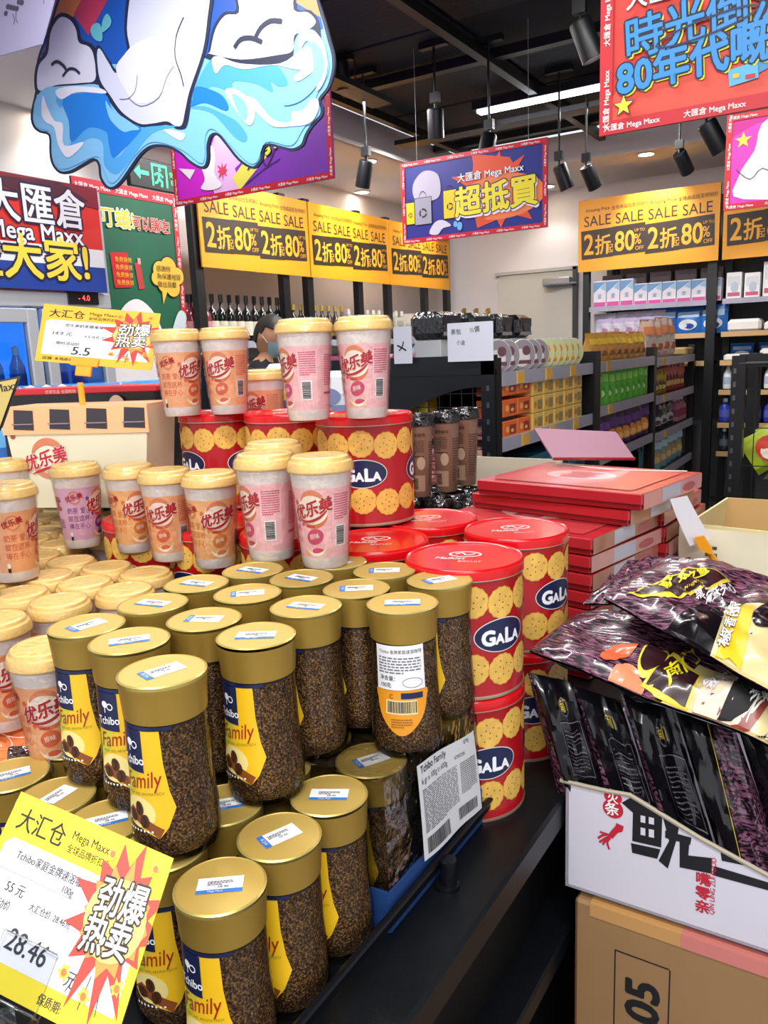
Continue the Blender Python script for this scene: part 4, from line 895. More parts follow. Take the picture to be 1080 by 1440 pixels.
P_([(300, 84), (310, 80), (340, 90), (395, 90), (425, 70), (438, 66), (444, 95), (430, 110), (418, 115), (415, 108), (425, 100), (410, 97), (385, 92), (345, 98), (318, 92), (305, 104)], wv, 8)
P_([(424, 70), (421, 55), (430, 44), (445, 46), (458, 65), (462, 95), (455, 120), (446, 128), (452, 100), (446, 68), (434, 58), (428, 64)], wv, 9)
P_([(432, 62), (445, 60), (457, 80), (456, 105), (440, 130), (420, 145), (400, 148), (412, 130), (430, 115), (442, 100), (440, 72)], lb, 10)
P_([(345, 138), (360, 140), (385, 168), (410, 172), (412, 158), (428, 155), (440, 140), (449, 142), (448, 158), (436, 174), (412, 178), (385, 178), (362, 158)], wv, 8)
P_([(330, 125), (350, 138), (360, 155), (358, 172), (350, 176), (336, 160), (318, 130)], wv, 8); P_([(328, 132), (345, 142), (350, 160), (345, 170), (335, 155)], lb, 9)
P_([(80, 140), (90, 128), (88, 152)], mb_, 7); P_([(232, 182), (255, 186), (262, 190), (256, 198), (240, 190)], wv, 7)
g = G(); p.build(g, lambda s, tt, d: (s, -d, tt), .0007); obj('board_print', g, cut)
g = G()
for x in (-.35, .35): g.tube([(x, .004, .3), (x, .004, 2.9-co.z)], .0012, chrome, 4)
obj('hanging_wire', g, cut)

# ================================================================== ISLAND TABLE
TZ = .84
isl = thing('display_island', 'black island table carrying coffee jars, cups and biscuit tins', 'table', (-1.2, 1.4, 0))
tb = mat('black_table_laminate', '0e1115', .4, bump=.04, bs=200, var=.2, vs=30, spec=.3)
def ipart(name, g): o = obj(name, g, isl); o.location = -Vector(isl.location); return o
g = G(); g.box((-1.305, 1.25, TZ-.02), (2.0, 2.5, .04), tb, b=.004); ipart('table_top', g)
g = G(); g.box((-1.32, 1.25, .44), (1.94, 2.44, .76), mat('black_side_panel', '08090c', .6, bump=.03, bs=100, spec=.2)); ipart('side_panel', g)
g = G(); g.box((-.335, 1.25, .62), (.06, 2.5, .03), tb, b=.003); ipart('side_rail', g)
g = G(); g.box((-1.3, 1.25, .03), (1.85, 2.35, .06), blackm); ipart('plinth', g)
rl = mat('dark_rail', '1c1f25', .3, .6)
g = G(); g.tube([(-.366, -.05, .869), (-.366, .84, .869)], .004, rl, 8); g.box((-.366, .4, .863), (.003, .9, .010), rl); ipart('guard_rail', g)
for y in (.22, .665):
    g = G(); g.tube([(-.355, y, TZ), (-.355, y, .872)], .009, rl, 12); g.lathe([(.014, 0), (.014, .004), (.009, .005)], rl, 14, (-.357, y, TZ)); ipart('rail_post', g)

# ================================================================== COFFEE JARS
gold = mat('gold_lid_paint', 'a08034', .38, .35); goldt = mat('gold_lid_top', 'c0a254', .42, .3); goldr = c_('c7b266', .3, metal=.5)
coffee = mat('coffee_granules', '6b4421', .85, kind='coffee'); jglass = mat('jar_glass', 'f4f2ec', .04, kind='glass')
blk_rim = c_('1a1410', .3); JP = [(.029, .0), (.0345, .003), (.0368, .012), (.0372, .024), (.0364, .038), (.0350, .056), (.0340, .076), (.0336, .105), (.0334, .124)]
CP = [(.0, .006), (.031, .006), (.0345, .013), (.0354, .024), (.0347, .038), (.0333, .056), (.0323, .076), (.0319, .105), (.0316, .119), (0, .119)]
LP = [(.0335, .1215), (.0342, .1220), (.0345, .127), (.0350, .135), (.0360, .1485), (.0366, .152), (.0366, .1545), (.0350, .1555), (.0345, .1548), (0, .1548)]
jyel = c_('f1bf20', .35); jor = c_('e09a1e', .35); tnavy = c_('141e48', .35); bean = c_('4a2410', .4); crem = c_('e8d08a', .4); jred = c_('9e1f16', .4)
def jar_label():
    p = Print()
    p.rect(-.030, .068, .026, .032, tnavy, 2); p.rect(-.030, .1005, .052, .003, tnavy, 2)
    p.poly([(-.006, .100), (.012, .1005), (.013, .075), (.016, .055), (.020, .042), (.013, .027), (.006, .019), (-.008, .024), (-.028, .034), (-.030, .068), (-.006, .068)], jyel, 1)
    p.poly([(-.030, .067), (-.010, .067), (-.016, .052), (-.028, .044)], c_('c9c43a', .4), 1.5)
    p.ell(-.012, .037, .016, .012, c_('efdc8c', .35), 1.4, 16)
    p.poly([(-.028, .034), (-.006, .026), (.006, .019), (.010, .026), (-.004, .033), (-.020, .04)], c_('8a4a1e', .4), 1.6)
    p.text('Tchibo', -.0285, .0725, .0092, wht, 3, .02, rot=.08); p.ell(-.018, .09, .0035, .003, wht, 3, 10); p.ring(-.012, .0885, .003, .0025, .001, wht, 3); p.rect(-.0185, .083, .001, .005, wht, 3)
    p.text('Family', -.027, .053, .0175, jred, 3, .005, rot=.16, shear=.25, sx=.85)
    p.text('MILD UND AROMATISCH', -.024, .049, .0032, c_('7a8a2a', .5), 3, rot=.1)
    for x, y, r_ in ((-.011, .040, .3), (-.006, .031, -.2), (-.019, .033, 1.2)): p.ell(x, y, .0042, .0055, bean, 3, 12, rot=r_); p.stroke([(x-.001, y-.004), (x+.001, y), (x-.001, y+.004)], .0008, c_('24100a', .5), 4)
    for k in range(8): p.ell(-.024+.0035*k, .0225+.0002*k, .001, .001, wht, 3, 6)
    return p
def jar_back():
    p = Print(); p.rect(-.026, .062, .051, .041, c_('e6e6ea', .5), 3, rot=.02)
    p.text('Tchibo 金牌家庭速溶咖啡', 0, .0965, .0040, ink, 4, .0, al='c', rot=.02); p.lines(-.023, .078, .044, .016, 6, c_('6a6a72', .5), 4); p.text('净含量：', -.022, .0715, .0050, ink, 4, .01); p.text('100克', -.022, .065, .0050, ink, 4, .01)
    p.ring(.012, .0695, .010, .0045, .0004, ink, 4)
    q = spline([(-.024, .064), (.024, .064), (.026, .052), (.020, .036), (.006, .022), (-.006, .022), (-.020, .036), (-.026, .052)], 4); p.poly(q, c_('dd9220', .4), 1)
    p.rect(0, .0545, .022, .0055, tnavy, 2); p.rect(-.0155, .040, .031, .013, c_('e8d4a0', .5), 2); p.barcode(-.014, .0415, .028, .0105, ink, 3, n=22); p.text('C', -.012, .0545, .006, jred, 3, .01); p.lines(-.010, .028, .02, .009, 4, c_('8a5a14', .5), 3)
    return p
def sticker(variant):
    p = Print(); sw, sh = .036, .019
    p.rect(-sw/2, -sh/2, sw, sh, c_('e9eaf0', .5), 1)
    if variant == 0: p.rect(-sw/2, -sh/2, .006, sh, c_('2c6fc0', .5), 2); p.text('大汇仓', -sw/2+.0045, -.0055, .0036, wht, 3, rot=PI/2)
    else: p.rect(-sw/2, -sh/2, sw, .0042, c_('2c6fc0', .5), 2); p.text('Mega Maxx', -.009, -sh/2+.0012, .0026, wht, 3)
    p.lines(-sw/2+.008, -.0015+(.0015), .02, .0055, 3, c_('3a3a44', .5), 2, th=.6); p.text('28.46', -.002, -.0055+.002, .004, ink, 2, .01)
    return p
def make_jar(kind):
    t = thing('coffee_jar', '', 'jar'); g = G(); g.lathe(CP, coffee, 30); obj('coffee_granules', g, t)
    g = G(); g.lathe(JP, jglass, 30); g.lathe([(.0337, .1195), (.0338, .1213)], blk_rim, 30, cap=False); o = obj('glass_jar', g, t)
    g = G(); (jar_label() if kind != 'back' else jar_back()).xf(lambda a, b: (a*1.1, .004+b*1.13)).build(g, wrap(JP), .00025, .004, .008); obj('printed_label', g, t)
    g = G(); g.lathe(LP[:7], gold, 40); g.lathe(LP[5:8], goldr, 40, cap=False); g.lathe(LP[7:], goldt, 40, cap=False); lid = obj('gold_lid', g, t)
    g = G(); sticker(0 if kind == 'a' else 1).build(g, top(.1549), .0002); obj('price_sticker', g, lid).rotation_euler.z = 1.0 if kind == 'a' else .35 if kind == 'b' else .1
    return Proto(t)
jarA, jarB, jarK = make_jar('a'), make_jar('b'), make_jar('back')
UPZ = .995
UJ = [(228, 943, 'A', 33, 'front centre of the upper tier, its yellow label facing left'), (182, 900, 'B', 22, 'upper tier jar just behind the front one, half hidden'), (131, 882, 'A', 30, 'leftmost upper tier jar beside the orange cup'),
      (360, 893, 'B', 32, 'upper tier, right of the front one, label at left'), (215, 848, 'B', 60, 'upper tier lid, third row at left'), (287, 875-5, 'A', 80, 'upper tier jar between the front and right ones'),
      (276, 820, 'B', 60, 'upper tier lid in the back row at left'), (430, 852, 'B', 48, 'upper tier jar in the middle with yellow label strip at left'), (340, 805, 'B', 60, 'rearmost upper tier lid left of the pink cups'),
      (348, 834, 'A', 60, 'upper tier lid in the centre of the third row'), (408, 817, 'B', 60, 'upper tier lid under the pink cups'), (487, 832, 'A', 60, 'upper tier jar behind the one with the white import label'),
      (559, 845, 'K', 8, 'upper tier jar showing the white import label and barcode'), (537, 804, 'A', 60, 'rear upper tier lid beside the red tin'), (618, 815, 'A', 28, 'rightmost upper tier jar touching the red tins'), (474, 797, 'B', 60, 'rear upper tier lid under the front pink cup')]
spots = []
for u, v, k_, off, d in UJ:
    q = pz(u, v, 1.15); q.z = UPZ
    for _ in range(3):
        for s_ in spots:
            dd = Vector((q.x-s_.x, q.y-s_.y)); L_ = dd.length
            if L_ < .0745: dd = dd.normalized()*(.0745-L_); q.x += dd.x; q.y += dd.y
    spots.append(q); pr = {'A': jarA, 'B': jarB, 'K': jarK}[k_]
    pr.put(q, face(q.x, q.y, off), 'gold-lidded coffee jar, '+d, 'upper tier coffee jars', rot=(0.0, 0.0, face(q.x, q.y, off)))
g_lo = [(0, 0, 30, 'frontmost lower tier jar beside the yellow price card'), (0, 1, 34, 'second lower tier jar along the rail'), (0, 2, 38, 'third lower tier jar along the rail'), (0, 3, 30, 'film-wrapped lower tier jar at the tray front')]
for i in range(5):
    for j in range(7):
        x, y = -.415-.0775*i, .397+.0735*j
        if i > 0: y += .01+.004*i
        if i == 4 and j > 3: continue
        if i == 0 and j == 6: continue
        d = None
        if i == 0 and j < 4: d = g_lo[j][3]
        elif i == 0: d = f'film-wrapped one in the blue tray, {ORD[j-3]} from its front'
        elif j == 0: d = ('', 'lower tier jar in front of the tall front jar, lid showing', 'lower tier lid behind the yellow price card', 'lower tier lid at the left end above the price card', 'leftmost lower tier lid')[i]
        elif j == 1: d = 'lower tier second row, '+('', 'first', 'second', 'third', 'fourth')[i]+' left of rail column'
        off = 30 if i == 0 else 20
        r = (jarA if (i+j) % 2 else jarB).put((x, y, TZ), face(x, y, off), ('gold-lidded coffee jar, '+d) if d else f'gold-lidded coffee jar buried in the lower tier, {ORD[i]} column from rail, {ORD[j]} row', 'lower tier coffee jars')
# film wrapped tray
tr = thing('shrink_wrapped_tray', 'blue cardboard tray with clear film around coffee jars and a white shipping label', 'tray', (-.45, .7, TZ))
tx0, tx1, ty0, ty1 = -.532, -.3735, .575, .875; trb = c_('24457e', .4); g = G()
for c, d in ((((tx0+tx1)/2, ty0, .023), (tx1-tx0, .003, .044)), ((tx1, (ty0+ty1)/2, .023), (.003, ty1-ty0, .044)), ((tx0, (ty0+ty1)/2, .018), (.002, ty1-ty0, .034)), (((tx0+tx1)/2, ty1, .018), (tx1-tx0, .003, .034))):
    g.box((c[0]+.45, c[1]-.7, c[2]), d, trb)
obj('cardboard_tray', g, tr)
film = mat('clear_film', 'f6f6f4', .12, kind='film', bs=22, alpha=.16)
g = G(); zt = .157
X = lambda x: x+.45
Yf = lambda y: y-.7
qs = [[(X(tx0), Yf(ty0)-.001, .004), (X(tx1)+.001, Yf(ty0)-.001, .004), (X(tx1)-.004, Yf(ty0)+.006, zt), (X(tx0), Yf(ty0)+.004, zt)],
      [(X(tx1)+.001, Yf(ty0), .004), (X(tx1)+.001, Yf(ty1), .004), (X(tx1)-.004, Yf(ty1), zt), (X(tx1)-.004, Yf(ty0)+.006, zt)],
      [(X(tx0), Yf(ty0)+.004, zt), (X(tx1)-.004, Yf(ty0)+.006, zt), (X(tx1)-.004, Yf(.66), zt), (X(tx0), Yf(.66), zt)]]
for q in qs:      # rumpled sheets
    q = [Vector(a) for a in q]; n = 9; vs = []; nn = (q[1]-q[0]).cross(q[3]-q[0]).normalized()
    for j in range(n):
        for i in range(n):
            s, t_ = i/(n-1), j/(n-1); v = (q[0]*(1-s)+q[1]*s)*(1-t_)+(q[3]*(1-s)+q[2]*s)*t_
            e = min(s, 1-s, t_, 1-t_)*8; vs.append(v+nn*.0025*min(1, e)*(noisy(v, 60)+.3))
    g.add(vs, [(j*n+i, j*n+i+1, (j+1)*n+i+1, (j+1)*n+i) for j in range(n-1) for i in range(n-1)], film)
obj('clear_film_wrap', g, tr)
A_, B_, C_, D_ = [px(u, v, tx1+.004)-Vector(tr.location) for u, v in ((592, 1210), (672, 1136), (660, 1026), (579, 1076))]
g = G(); wl = (B_-A_).length; hl = (D_-A_).length
p = Print(); p.rect(0, 0, 1, 1, c_('dfe0e4', .5), 1)
p.text('Tchibo Family', .05, .90, .105, ink, 2, .02, sx=.75); p.text('6 gr x 100g ℮ 600g', .05, .79, .085, ink, 2, .0, sx=.7); p.text('Q70g', .78, .93, .06, ink, 2, 0, sx=.7); p.text('47787238', .62, .80, .06, ink, 2, 0, sx=.7)
p.lines(.05, .28, .60, .46, 22, c_('55555e', .5), 2, seed=5); p.lines(.70, .36, .26, .38, 16, c_('55555e', .5), 2, seed=8); p.barcode(.06, .05, .38, .17, ink, 2, n=24); p.barcode(.62, .08, .3, .14, ink, 2, n=22)
nl = (B_-A_).cross(D_-A_).normalized()
p.build(g, lambda s, t_, d: A_+(B_-A_)*s*(1-t_)+(C_-D_)*s*t_+(D_-A_)*t_+nl*(d+.004+.0015*math.sin(s*7+t_*2)), .0003, .12, .2); obj('shipping_label', g, tr)

# ================================================================== TINS
tinred = mat('tin_red_paint', 'a60c17', .3, coat=.25, spec=.3); lidred = mat('tin_lid_red', 'cf0c16', .22, coat=.3, spec=.3); lidrim = c_('b9a48c', .3, metal=.6)
bisc = mat('biscuit_print', 'e0b254', .45, var=.3, vs=90); bisc2 = c_('c8882c', .45); hole = c_('43250f', .5)
R_, TH = .070, .158; TP = [(.0690, 0), (.0700, .003), (.0700, .144)]
t = thing('biscuit_tin', '', 'tin'); g = G(); g.lathe([(0, .001), (.066, .001), (.0705, 0), (.0705, .004), (.0697, .006), (.0697, .144)], tinred, 56); g.lathe([(.0708, .0005), (.0712, .0025), (.0708, .0045)], lidrim, 48); obj('tin_body', g, t)
p = Print(); C = 2*PI*.0700; nb = 12
for i in range(nb):
    x = -C/2+C*(i+.5)/nb
    for y in (.117, .036):
        y += .0018*(-1)**i
        p.ell(x, y, .0200, .0200, bisc2, 1+.3*(i % 2), 28, sc=.06); p.ell(x, y, .0187, .0187, bisc, 1.2+.3*(i % 2), 28, sc=.03)
        for k in range(9):
            a = k*2.399; rr_ = .0045*math.sqrt(k)+.001; p.ell(x+rr_*math.cos(a), y+rr_*math.sin(a)*.9, .0009, .0009, hole, 2, 6)
for i in range(4):
    x = -C/2+C*(i+.5)/4
    p.ell(x, .0765, .0365, .0205, c_('d8d3cf', .4), 2.2, 40); p.ell(x, .0765, .0352, .0193, tnavy, 2.6, 40)
    p.text('G', x-.0275, .0665, .0245, wht, 4, .045, out=(c_('6c7aa8', .4), .02)); p.text('A', x-.0095, .0665, .0170, wht, 4, .045, out=(c_('6c7aa8', .4), .02)); p.text('L', x+.0027, .0665, .0245, wht, 4, .045, out=(c_('6c7aa8', .4), .02)); p.text('A', x+.0150, .0665, .0170, wht, 4, .045, out=(c_('6c7aa8', .4), .02))
g = G(); p.build(g, wrap(TP), .0003, .006, None); obj('printed_sleeve', g, t)
g = G(); g.lathe([(.0700, .1425), (.0722, .1430), (.0722, .1442)], lidrim, 56); g.lathe([(.0718, .1442), (.0720, .153), (.0712, .1555), (.0695, .1570), (.0670, .1562), (.0655, .1548), (0, .1548)], lidred, 56); lid = obj('red_lid', g, t)
p = Print(); lw_ = c_('f0d8d8', .3); p.ring(.0, .012, .019, .012, .003, lw_, 1); p.stroke([(-.012, .012), (-.004, .018), (.002, .008), (.012, .016)], .003, lw_, 1); p.text('Malkist', -.035, -.012, .013, lw_, 1, .02, shear=.2); p.text('BISCUIT', -.005, -.024, .008, lw_, 1)
g = G(); p.build(g, top(.1549), .0002); obj('lid_print', g, lid)
tin = Proto(t)
def put_tin(x, y, z, off, lb): tin.put((x, y, z), face(x, y, off), 'red round biscuit tin, '+lb, 'red biscuit tins')
TXs = [-.4165, -.5625, -.7085, -.8545, -1.0005]
names = ['at the island edge', 'second from the island edge', 'third from the island edge', 'fourth from the island edge', 'fifth from the island edge']
for lvl in (0, 1):
    for r_ in range(2):
        for i, x in enumerate(TXs):
            if i == 0: y = (.842, 1.005)[r_]
            else: y = (.872, 1.022)[r_]
            put_tin(x, y, TZ+TH*lvl, 8-13*r_-3*i if lvl else 24, f'{("bottom", "middle")[lvl]} layer, {("front", "rear")[r_]} row, {names[i]}')
for (u, v), lb, off in (((490, 583), 'top layer, under the pair of pink cups', -40), ((383, 580), 'top layer, middle one of three', -30), ((287, 580), 'top layer, leftmost of three under the orange cups', 12)):
    q = pz(u, v, TZ+3*TH); tx_ = q.x; put_tin(q.x, q.y+.04, TZ+2*TH, off, lb)

# ================================================================== MILK TEA CUPS
CUP = [(.0265, 0), (.0275, .004), (.0325, .070), (.0362, .113)]
lidy = mat('cream_yellow_lid', 'efc678', .45, coat=.4, bump=.2, bs=60); capw = c_('dccfca', .4, coat=.4); filmg = mat('shrink_film', 'ffffff', .12, kind='film', bs=60, alpha=0, spec=.2)
def make_cup(nm, body, deep, tint):
    t = thing('milk_tea_cup', '', 'cup'); bm_ = mat(nm+'_cup_print', body, .38, coat=.5, var=.06, vs=30); dp = c_(deep, .4); tn = c_(tint, .4); br = c_('b3202c', .4)
    g = G(); g.lathe([(0, .002), (.024, .002), (.0265, 0), (.0275, .003), (.0285, .014)], capw, 32); g.lathe([(.0285, .014), (.0325, .070), (.0352, .098)], bm_, 32); g.f = [f for f in g.f]; g.lathe([(.0352, .098), (.0363, .112), (.036, .116)], capw, 32); obj('cup_body', g, t)
    p = Print()
    # front: swirl disc with lettering
    p.ell(.0, .074, .0210, .0205, c_('f1dccb', .4), 1, 28); p.ring(.0, .075, .0185, .0180, .0062, c_('d9825c', .4), 1.5, .3, 2.7); p.ring(0, .070, .0205, .0175, .0050, c_('d07048', .4), 1.5, 3.6, 6.0); p.rect(-.0235, .015, .047, .030, tn, .4); p.ell(-.016, .055, .0025, .003, dp, 1.4, 8)
    p.text('优乐美', 0, .067, .0185, br, 4, .04, rot=.26, al='c', shear=.25, out=(c_('f6e6dc', .4), .03)); p.stroke([(-.020, .060), (-.006, .0585), (.010, .064), (.021, .074)], .0034, br, 3, taper=True); p.lines(-.010, .0515, .02, .0045, 1, br, 2, seed=2)
    p.ell(.001, .040, .0125, .0095, dp, 1.5, 20, rot=.3); p.text('原味', .001, .038, .0072, c_('f6e2d0', .4), 3, .01, al='c', rot=.2); p.ring(.001, .030, .0155, .012, .0035, c_('f3e3d6', .4), 2, 3.3, 6.2); p.ell(.004, .021, .013, .0065, c_('e8c09a', .4), 1, 18); p.ell(.004, .0225, .009, .004, dp, 1.2, 14); p.ell(-.013, .020, .005, .004, c_('e9a860', .4), 1.3, 10)
    # right: small print, square mark left out, barcode
    p.rect(.026, .018, .030, .076, tn, .6); p.lines(.029, .060, .024, .032, 11, dp, 2, seed=4); p.rect(.030, .027, .017, .026, c_('efe8e6', .4), 2); p.barcode(.0315, .029, .013, .022, ink, 3, vert=True)
    # left: small logo, script, dots
    p.ring(-.045, .083, .0095, .0095, .0022, c_('d9825c', .4), 1.5); p.text('优乐美', -.045, .080, .0098, br, 3, .03, rot=.25, al='c')
    p.ell(-.024, .080, .003, .0034, dp, 2, 10); p.ell(-.021, .073, .0018, .002, c_('e0913c', .4), 2, 8); p.ring(-.024, .060, .0028, .0028, .0008, c_('3f8f5a', .4), 2)
    for k, tx in enumerate(('奶茶 爱', '就在这杯', '捧在手心')): p.text(tx, -.060, .058-.0125*k, .0105, dp, 2, .0, sx=.92)
    p.ell(-.058, .024, .003, .004, c_('f6f0ea', .4), 2, 8); p.rect(-.0605, .014, .005, .006, ink, 2)
    # back print, seen on turned cups
    p.rect(.066, .020, .036, .072, tn, .6); p.lines(.068, .046, .032, .042, 14, dp, 2, seed=9); p.rect(.068, .034, .024, .003, dp, 2); p.text('优', -.095, .064, .024, br, 2, .03); p.lines(-.1, .03, .03, .02, 5, dp, 2, seed=2)
    g = G(); p.build(g, wrap(CUP), .0003, .007, None); obj('printed_sleeve', g, t)
    g = G(); g.lathe([(.0360, .1145), (.0392, .1150), (.0400, .1165), (.0392, .1225), (.0378, .1262), (.0352, .1280), (.0340, .1318), (.0322, .1332), (.0300, .1334), (.0288, .1322), (0, .1322)], lidy, 36); obj('cup_lid', g, t)
    g = G(); g.lathe([(.0278, .0005), (.0292, .004), (.0345, .070), (.0380, .109), (.0412, .1165), (.0408, .1225), (.0385, .1275), (.0350, .1336), (.0200, .1350), (0, .1345)], filmg, 22, cap=False); obj('shrink_film', g, t)
    return Proto(t)
CU = {'o': make_cup('orange', 'f0a878', 'd8603c', 'f2b48c'), 'y': make_cup('apricot', 'f2b277', 'd97b3a', 'f4c08c'), 'p': make_cup('pink', 'efb2b6', 'c8446a', 'f1bcc0'), 'v': make_cup('lilac', 'd7a6c6', '7a3a8e', 'dcb4d0')}
def cup(k_, x, y, z, off, lb, sc=1): CU[k_].put((x, y, z), face(x, y, off), f'{dict(o="orange", y="apricot", p="pink", v="lilac")[k_]} milk tea cup, '+lb, 'milk tea cups', scale=(sc, sc, sc))
ZJ, ZS, ZT = .995+.1555, 1.113, TZ+3*TH
def cpx(k_, u, v, z, off, lb, dy=0, sc=1): q = pz(u, v, z); cup(k_, q.x, q.y+dy, z, off, lb, sc)
cpx('p', 458, 792, ZJ, 22, 'on the rear jar lids, nearer one, barcode showing', 0)
cpx('p', 386, 781, ZJ, 60, 'on the rear jar lids, farther left one', -.005)
ZC = ZS
cpx('y', 305, 793, ZC, -12, 'on the lid field directly left of the pink pair')
cpx('o', 243, 784, ZC, 22, 'on the lid field, big swirl logo turned left')
cpx('y', 193, 772, ZC, -14, 'on the lid field, script facing, third left of pink pair')
cpx('v', 118, 766, ZC, -60, 'the only lilac one', 0)
cpx('o', 25, 812, ZC, -75, 'large one at the left frame edge')
q = pz(383, 614, 1.161+.134); cup('p', q.x, q.y, TZ+2*TH, 30, 'lid showing just above the pink pair, on a tin')
q = pz(187, 602, 1.29); cup('o', q.x, q.y, 1.16, 50, 'behind the row, right of the gift carton')
q = pz(10, 645, 1.247); cup('o', q.x, q.y, ZC, 60, 'half cut off at the left edge behind the large one')
for (u, v, tt, kk, off, lb) in ((256, 568, 1.27, 'o', -40, 'on top of the left tin, left one of the orange pair'), (322, 568, 1.27, 'o', 20, 'on top of the left tin, right one of the orange pair'), (434, 578, 1.09, 'p', 62, 'on top of the middle tin, left one of the pink pair'), (516, 578, 1.085, 'p', 24, 'on top of the middle tin, right one of the pink pair')):
    q = pt(u, v, tt); cup(kk, q.x, q.y, ZT, off, lb)
q = pt(372, 560, 1.42); cup('o', q.x, q.y, 1.245, 40, 'seen between the tin-top pairs, upper of a stack of two'); cup('o', q.x, q.y, 1.111, 40, 'seen between the tin-top pairs, lower of a stack of two')
# lid field: close packed cups one layer down
Z2 = ZS-.134
for cx2, cy2, wx2, wy2, lb2 in ((-1.245, .672, .90, .235, 'nearer'), (-1.40, .93, .58, .27, 'farther')):
    riser = thing('stock_riser', f'orange carton riser under the cream-lidded cups, {lb2} one', 'carton', (cx2, cy2, TZ)); g = G(); g.box((0, 0, (Z2-TZ)/2-.0005), (wx2, wy2, Z2-TZ-.001), c_('d98a4a', .5), b=.004); obj('carton_body', g, riser)
n_ = 0; put_ = []
for j in range(8):
    row = 0
    for i in range(13):
        x = -.705-.081*i-.0405*(j % 2); y = .60+.0705*j
        if x < -1.62 or x > -.80 or y > 1.03: continue
        if y > .78 and x > -1.09 and y > .79: continue      # tins stand here
        if any((x-s_.x)**2+(y-s_.y)**2 < .0775**2 for s_ in spots) or (y < .72 and x > -.72): continue
        if any((x+.415+.0775*a_)**2+(y-.407-.0735*b_)**2 < .075**2 for a_ in range(5) for b_ in range(7) if not (a_ == 4 and b_ > 3)): continue
        row += 1; n_ += 1
        cup('yo'[(i+j) % 2], x, y, Z2, (i*37+j*53) % 360, f'packed low field, {ORD[j]} row, {ORD[row-1]} from right', .985)
for (u, v, off, lb, kk) in ((62, 905, 12, 'front row of the field, leaning logo beside the leftmost jar', 'o'), (-8, 868, -10, 'front row of the field, cut by the left frame edge', 'o')):
    q = pz(u, v, ZS); cup(kk, q.x, q.y, Z2, off, lb)
# ================================================================== PRICE CARDS
def price_card(name, label, TL, TR, BR, rows, base_col, holder):
    """card through three corners; unit square coordinates, s right 0..1.6, t up 0..1"""
    TL, TR, BR = Vector(TL), Vector(TR), Vector(BR); BL = TL+BR-TR
    t = thing(name, label, 'price tag', BL); ex = (BR-BL)/1.45; ey = TL-BL; mp = plane((0, 0, 0), ex, ey); n = ex.cross(ey).normalized()
    yb_ = c_(base_col, .5); g = G(); q = [Vector((0, 0, 0)), BR-BL, TR-BL, TL-BL]; g.quadslab(q, .0012, yb_); obj('card', g, t)
    p = Print(); W_ = 1.45
    p.poly([(.06, .13), (W_-.07, .13), (W_-.07, .74), (.12, .74), (.06, .70)], c_('e6e4ee', .5), 1)
    p.text('大汇仓', .08, .80, .150, ink, 2, .012); p.text('Mega Maxx', .58, .865, .075, ink, 2, 0); p.text('全球品牌折扣仓', .575, .79, .056, ink, 2)
    p.burst(1.16, .56, .26, .46, 13, c_('d8392c', .45), 3, jit=.22, seed=6, sx=.85); p.burst(1.16, .56, .22, .31, 12, c_('f08a3c', .45), 4, jit=.12, seed=8, sx=.95); p.ell(1.16, .56, .25, .22, c_('f6c46a', .45), 5, 20)
    o_ = (c_('1c1208', .5), .055)
    p.text('劲爆', 1.165, .585, .225, c_('f6efe0', .4), 7, .02, al='c', out=o_, rot=.08, shear=.1, sx=.9); p.text('热卖', 1.14, .385, .215, c_('f6efe0', .4), 7, .02, al='c', out=o_, rot=.08, shear=.1, sx=.9)
    for x, y in ((.92, .22), (1.12, .16), (1.34, .26), (1.34, .90), (.96, .88)): p.burst(x, y, .03, .05, 6, c_('f4b13c', .45), 3, seed=int(x*50)); p.ell(x, y, .022, .02, c_('e8702e', .45), 4, 9)
    for a in range(4): p.stroke([(1.16+.25*math.cos(-1-a*.35), .56+.3*math.sin(-1-a*.35)), (1.16+.4*math.cos(-1-a*.35), .56+.47*math.sin(-1-a*.35))], .006, ink, 2)
    pen = c_('22222c', .5)
    for tx, x, y, s_, r_ in rows: p.text(tx, x, y, s_, pen, 2.5, .012, rot=r_, shear=.1)
    p.rect(.10, .56, .70, .004, c_('8a8a94', .5), 2)
    g = G(); p.build(g, mp, .0002, clip=(0, W_, 0, 1)); obj('card_print', g, t); holder(t, BL, ex, ey, n); return t
def clip1(t, BL, ex, ey, n):
    g = G(); hm = mat('clear_acrylic', 'f6f8fa', .05, kind='glass', alpha=.03); e, f = ex.normalized(), ey.normalized()
    R3 = Matrix((e, f, n)).transposed()
    g.box(e*.052+f*.014+n*.003, (.040, .034, .003), hm, rot=R3, b=.0008); g.box(e*.052+f*.014-n*.005, (.040, .034, .003), hm, rot=R3, b=.0008); g.box(e*.052-f*.006, (.04, .008, .014), hm, rot=R3, b=.001)
    obj('acrylic_clip', g, t)
    g = G(); a = e*.052-f*.008; dz = Vector((0, 0, TZ-(BL+a).z)); g.tube([a, a+dz*.5, a+dz], .006, hm, 10); g.lathe([(.03, 0), (.03, .003), (0, .004)], hm, 20, a+dz); obj('acrylic_stem', g, t)
C1 = [pt(30, 1113, .560), pt(244, 1207, .520), pt(160, 1478, .440)]
C1[0] = pt(-6+30-30, 1100, .575) if False else C1[0]
rows1 = [('Tchibo家庭金牌速溶咖啡', .13, .64, .062, 0), ('100g', .60, .575, .055, 0), ('55 元', .10, .47, .085, 0), ('活动价', .06, .37, .055, 0), ('大汇仓价: 28.46元', .40, .47, .058, 0), ('28.46', .16, .20, .18, -.03), ('元', .72, .17, .12, 0), ('保质期:', .45, .035, .06, 0)]
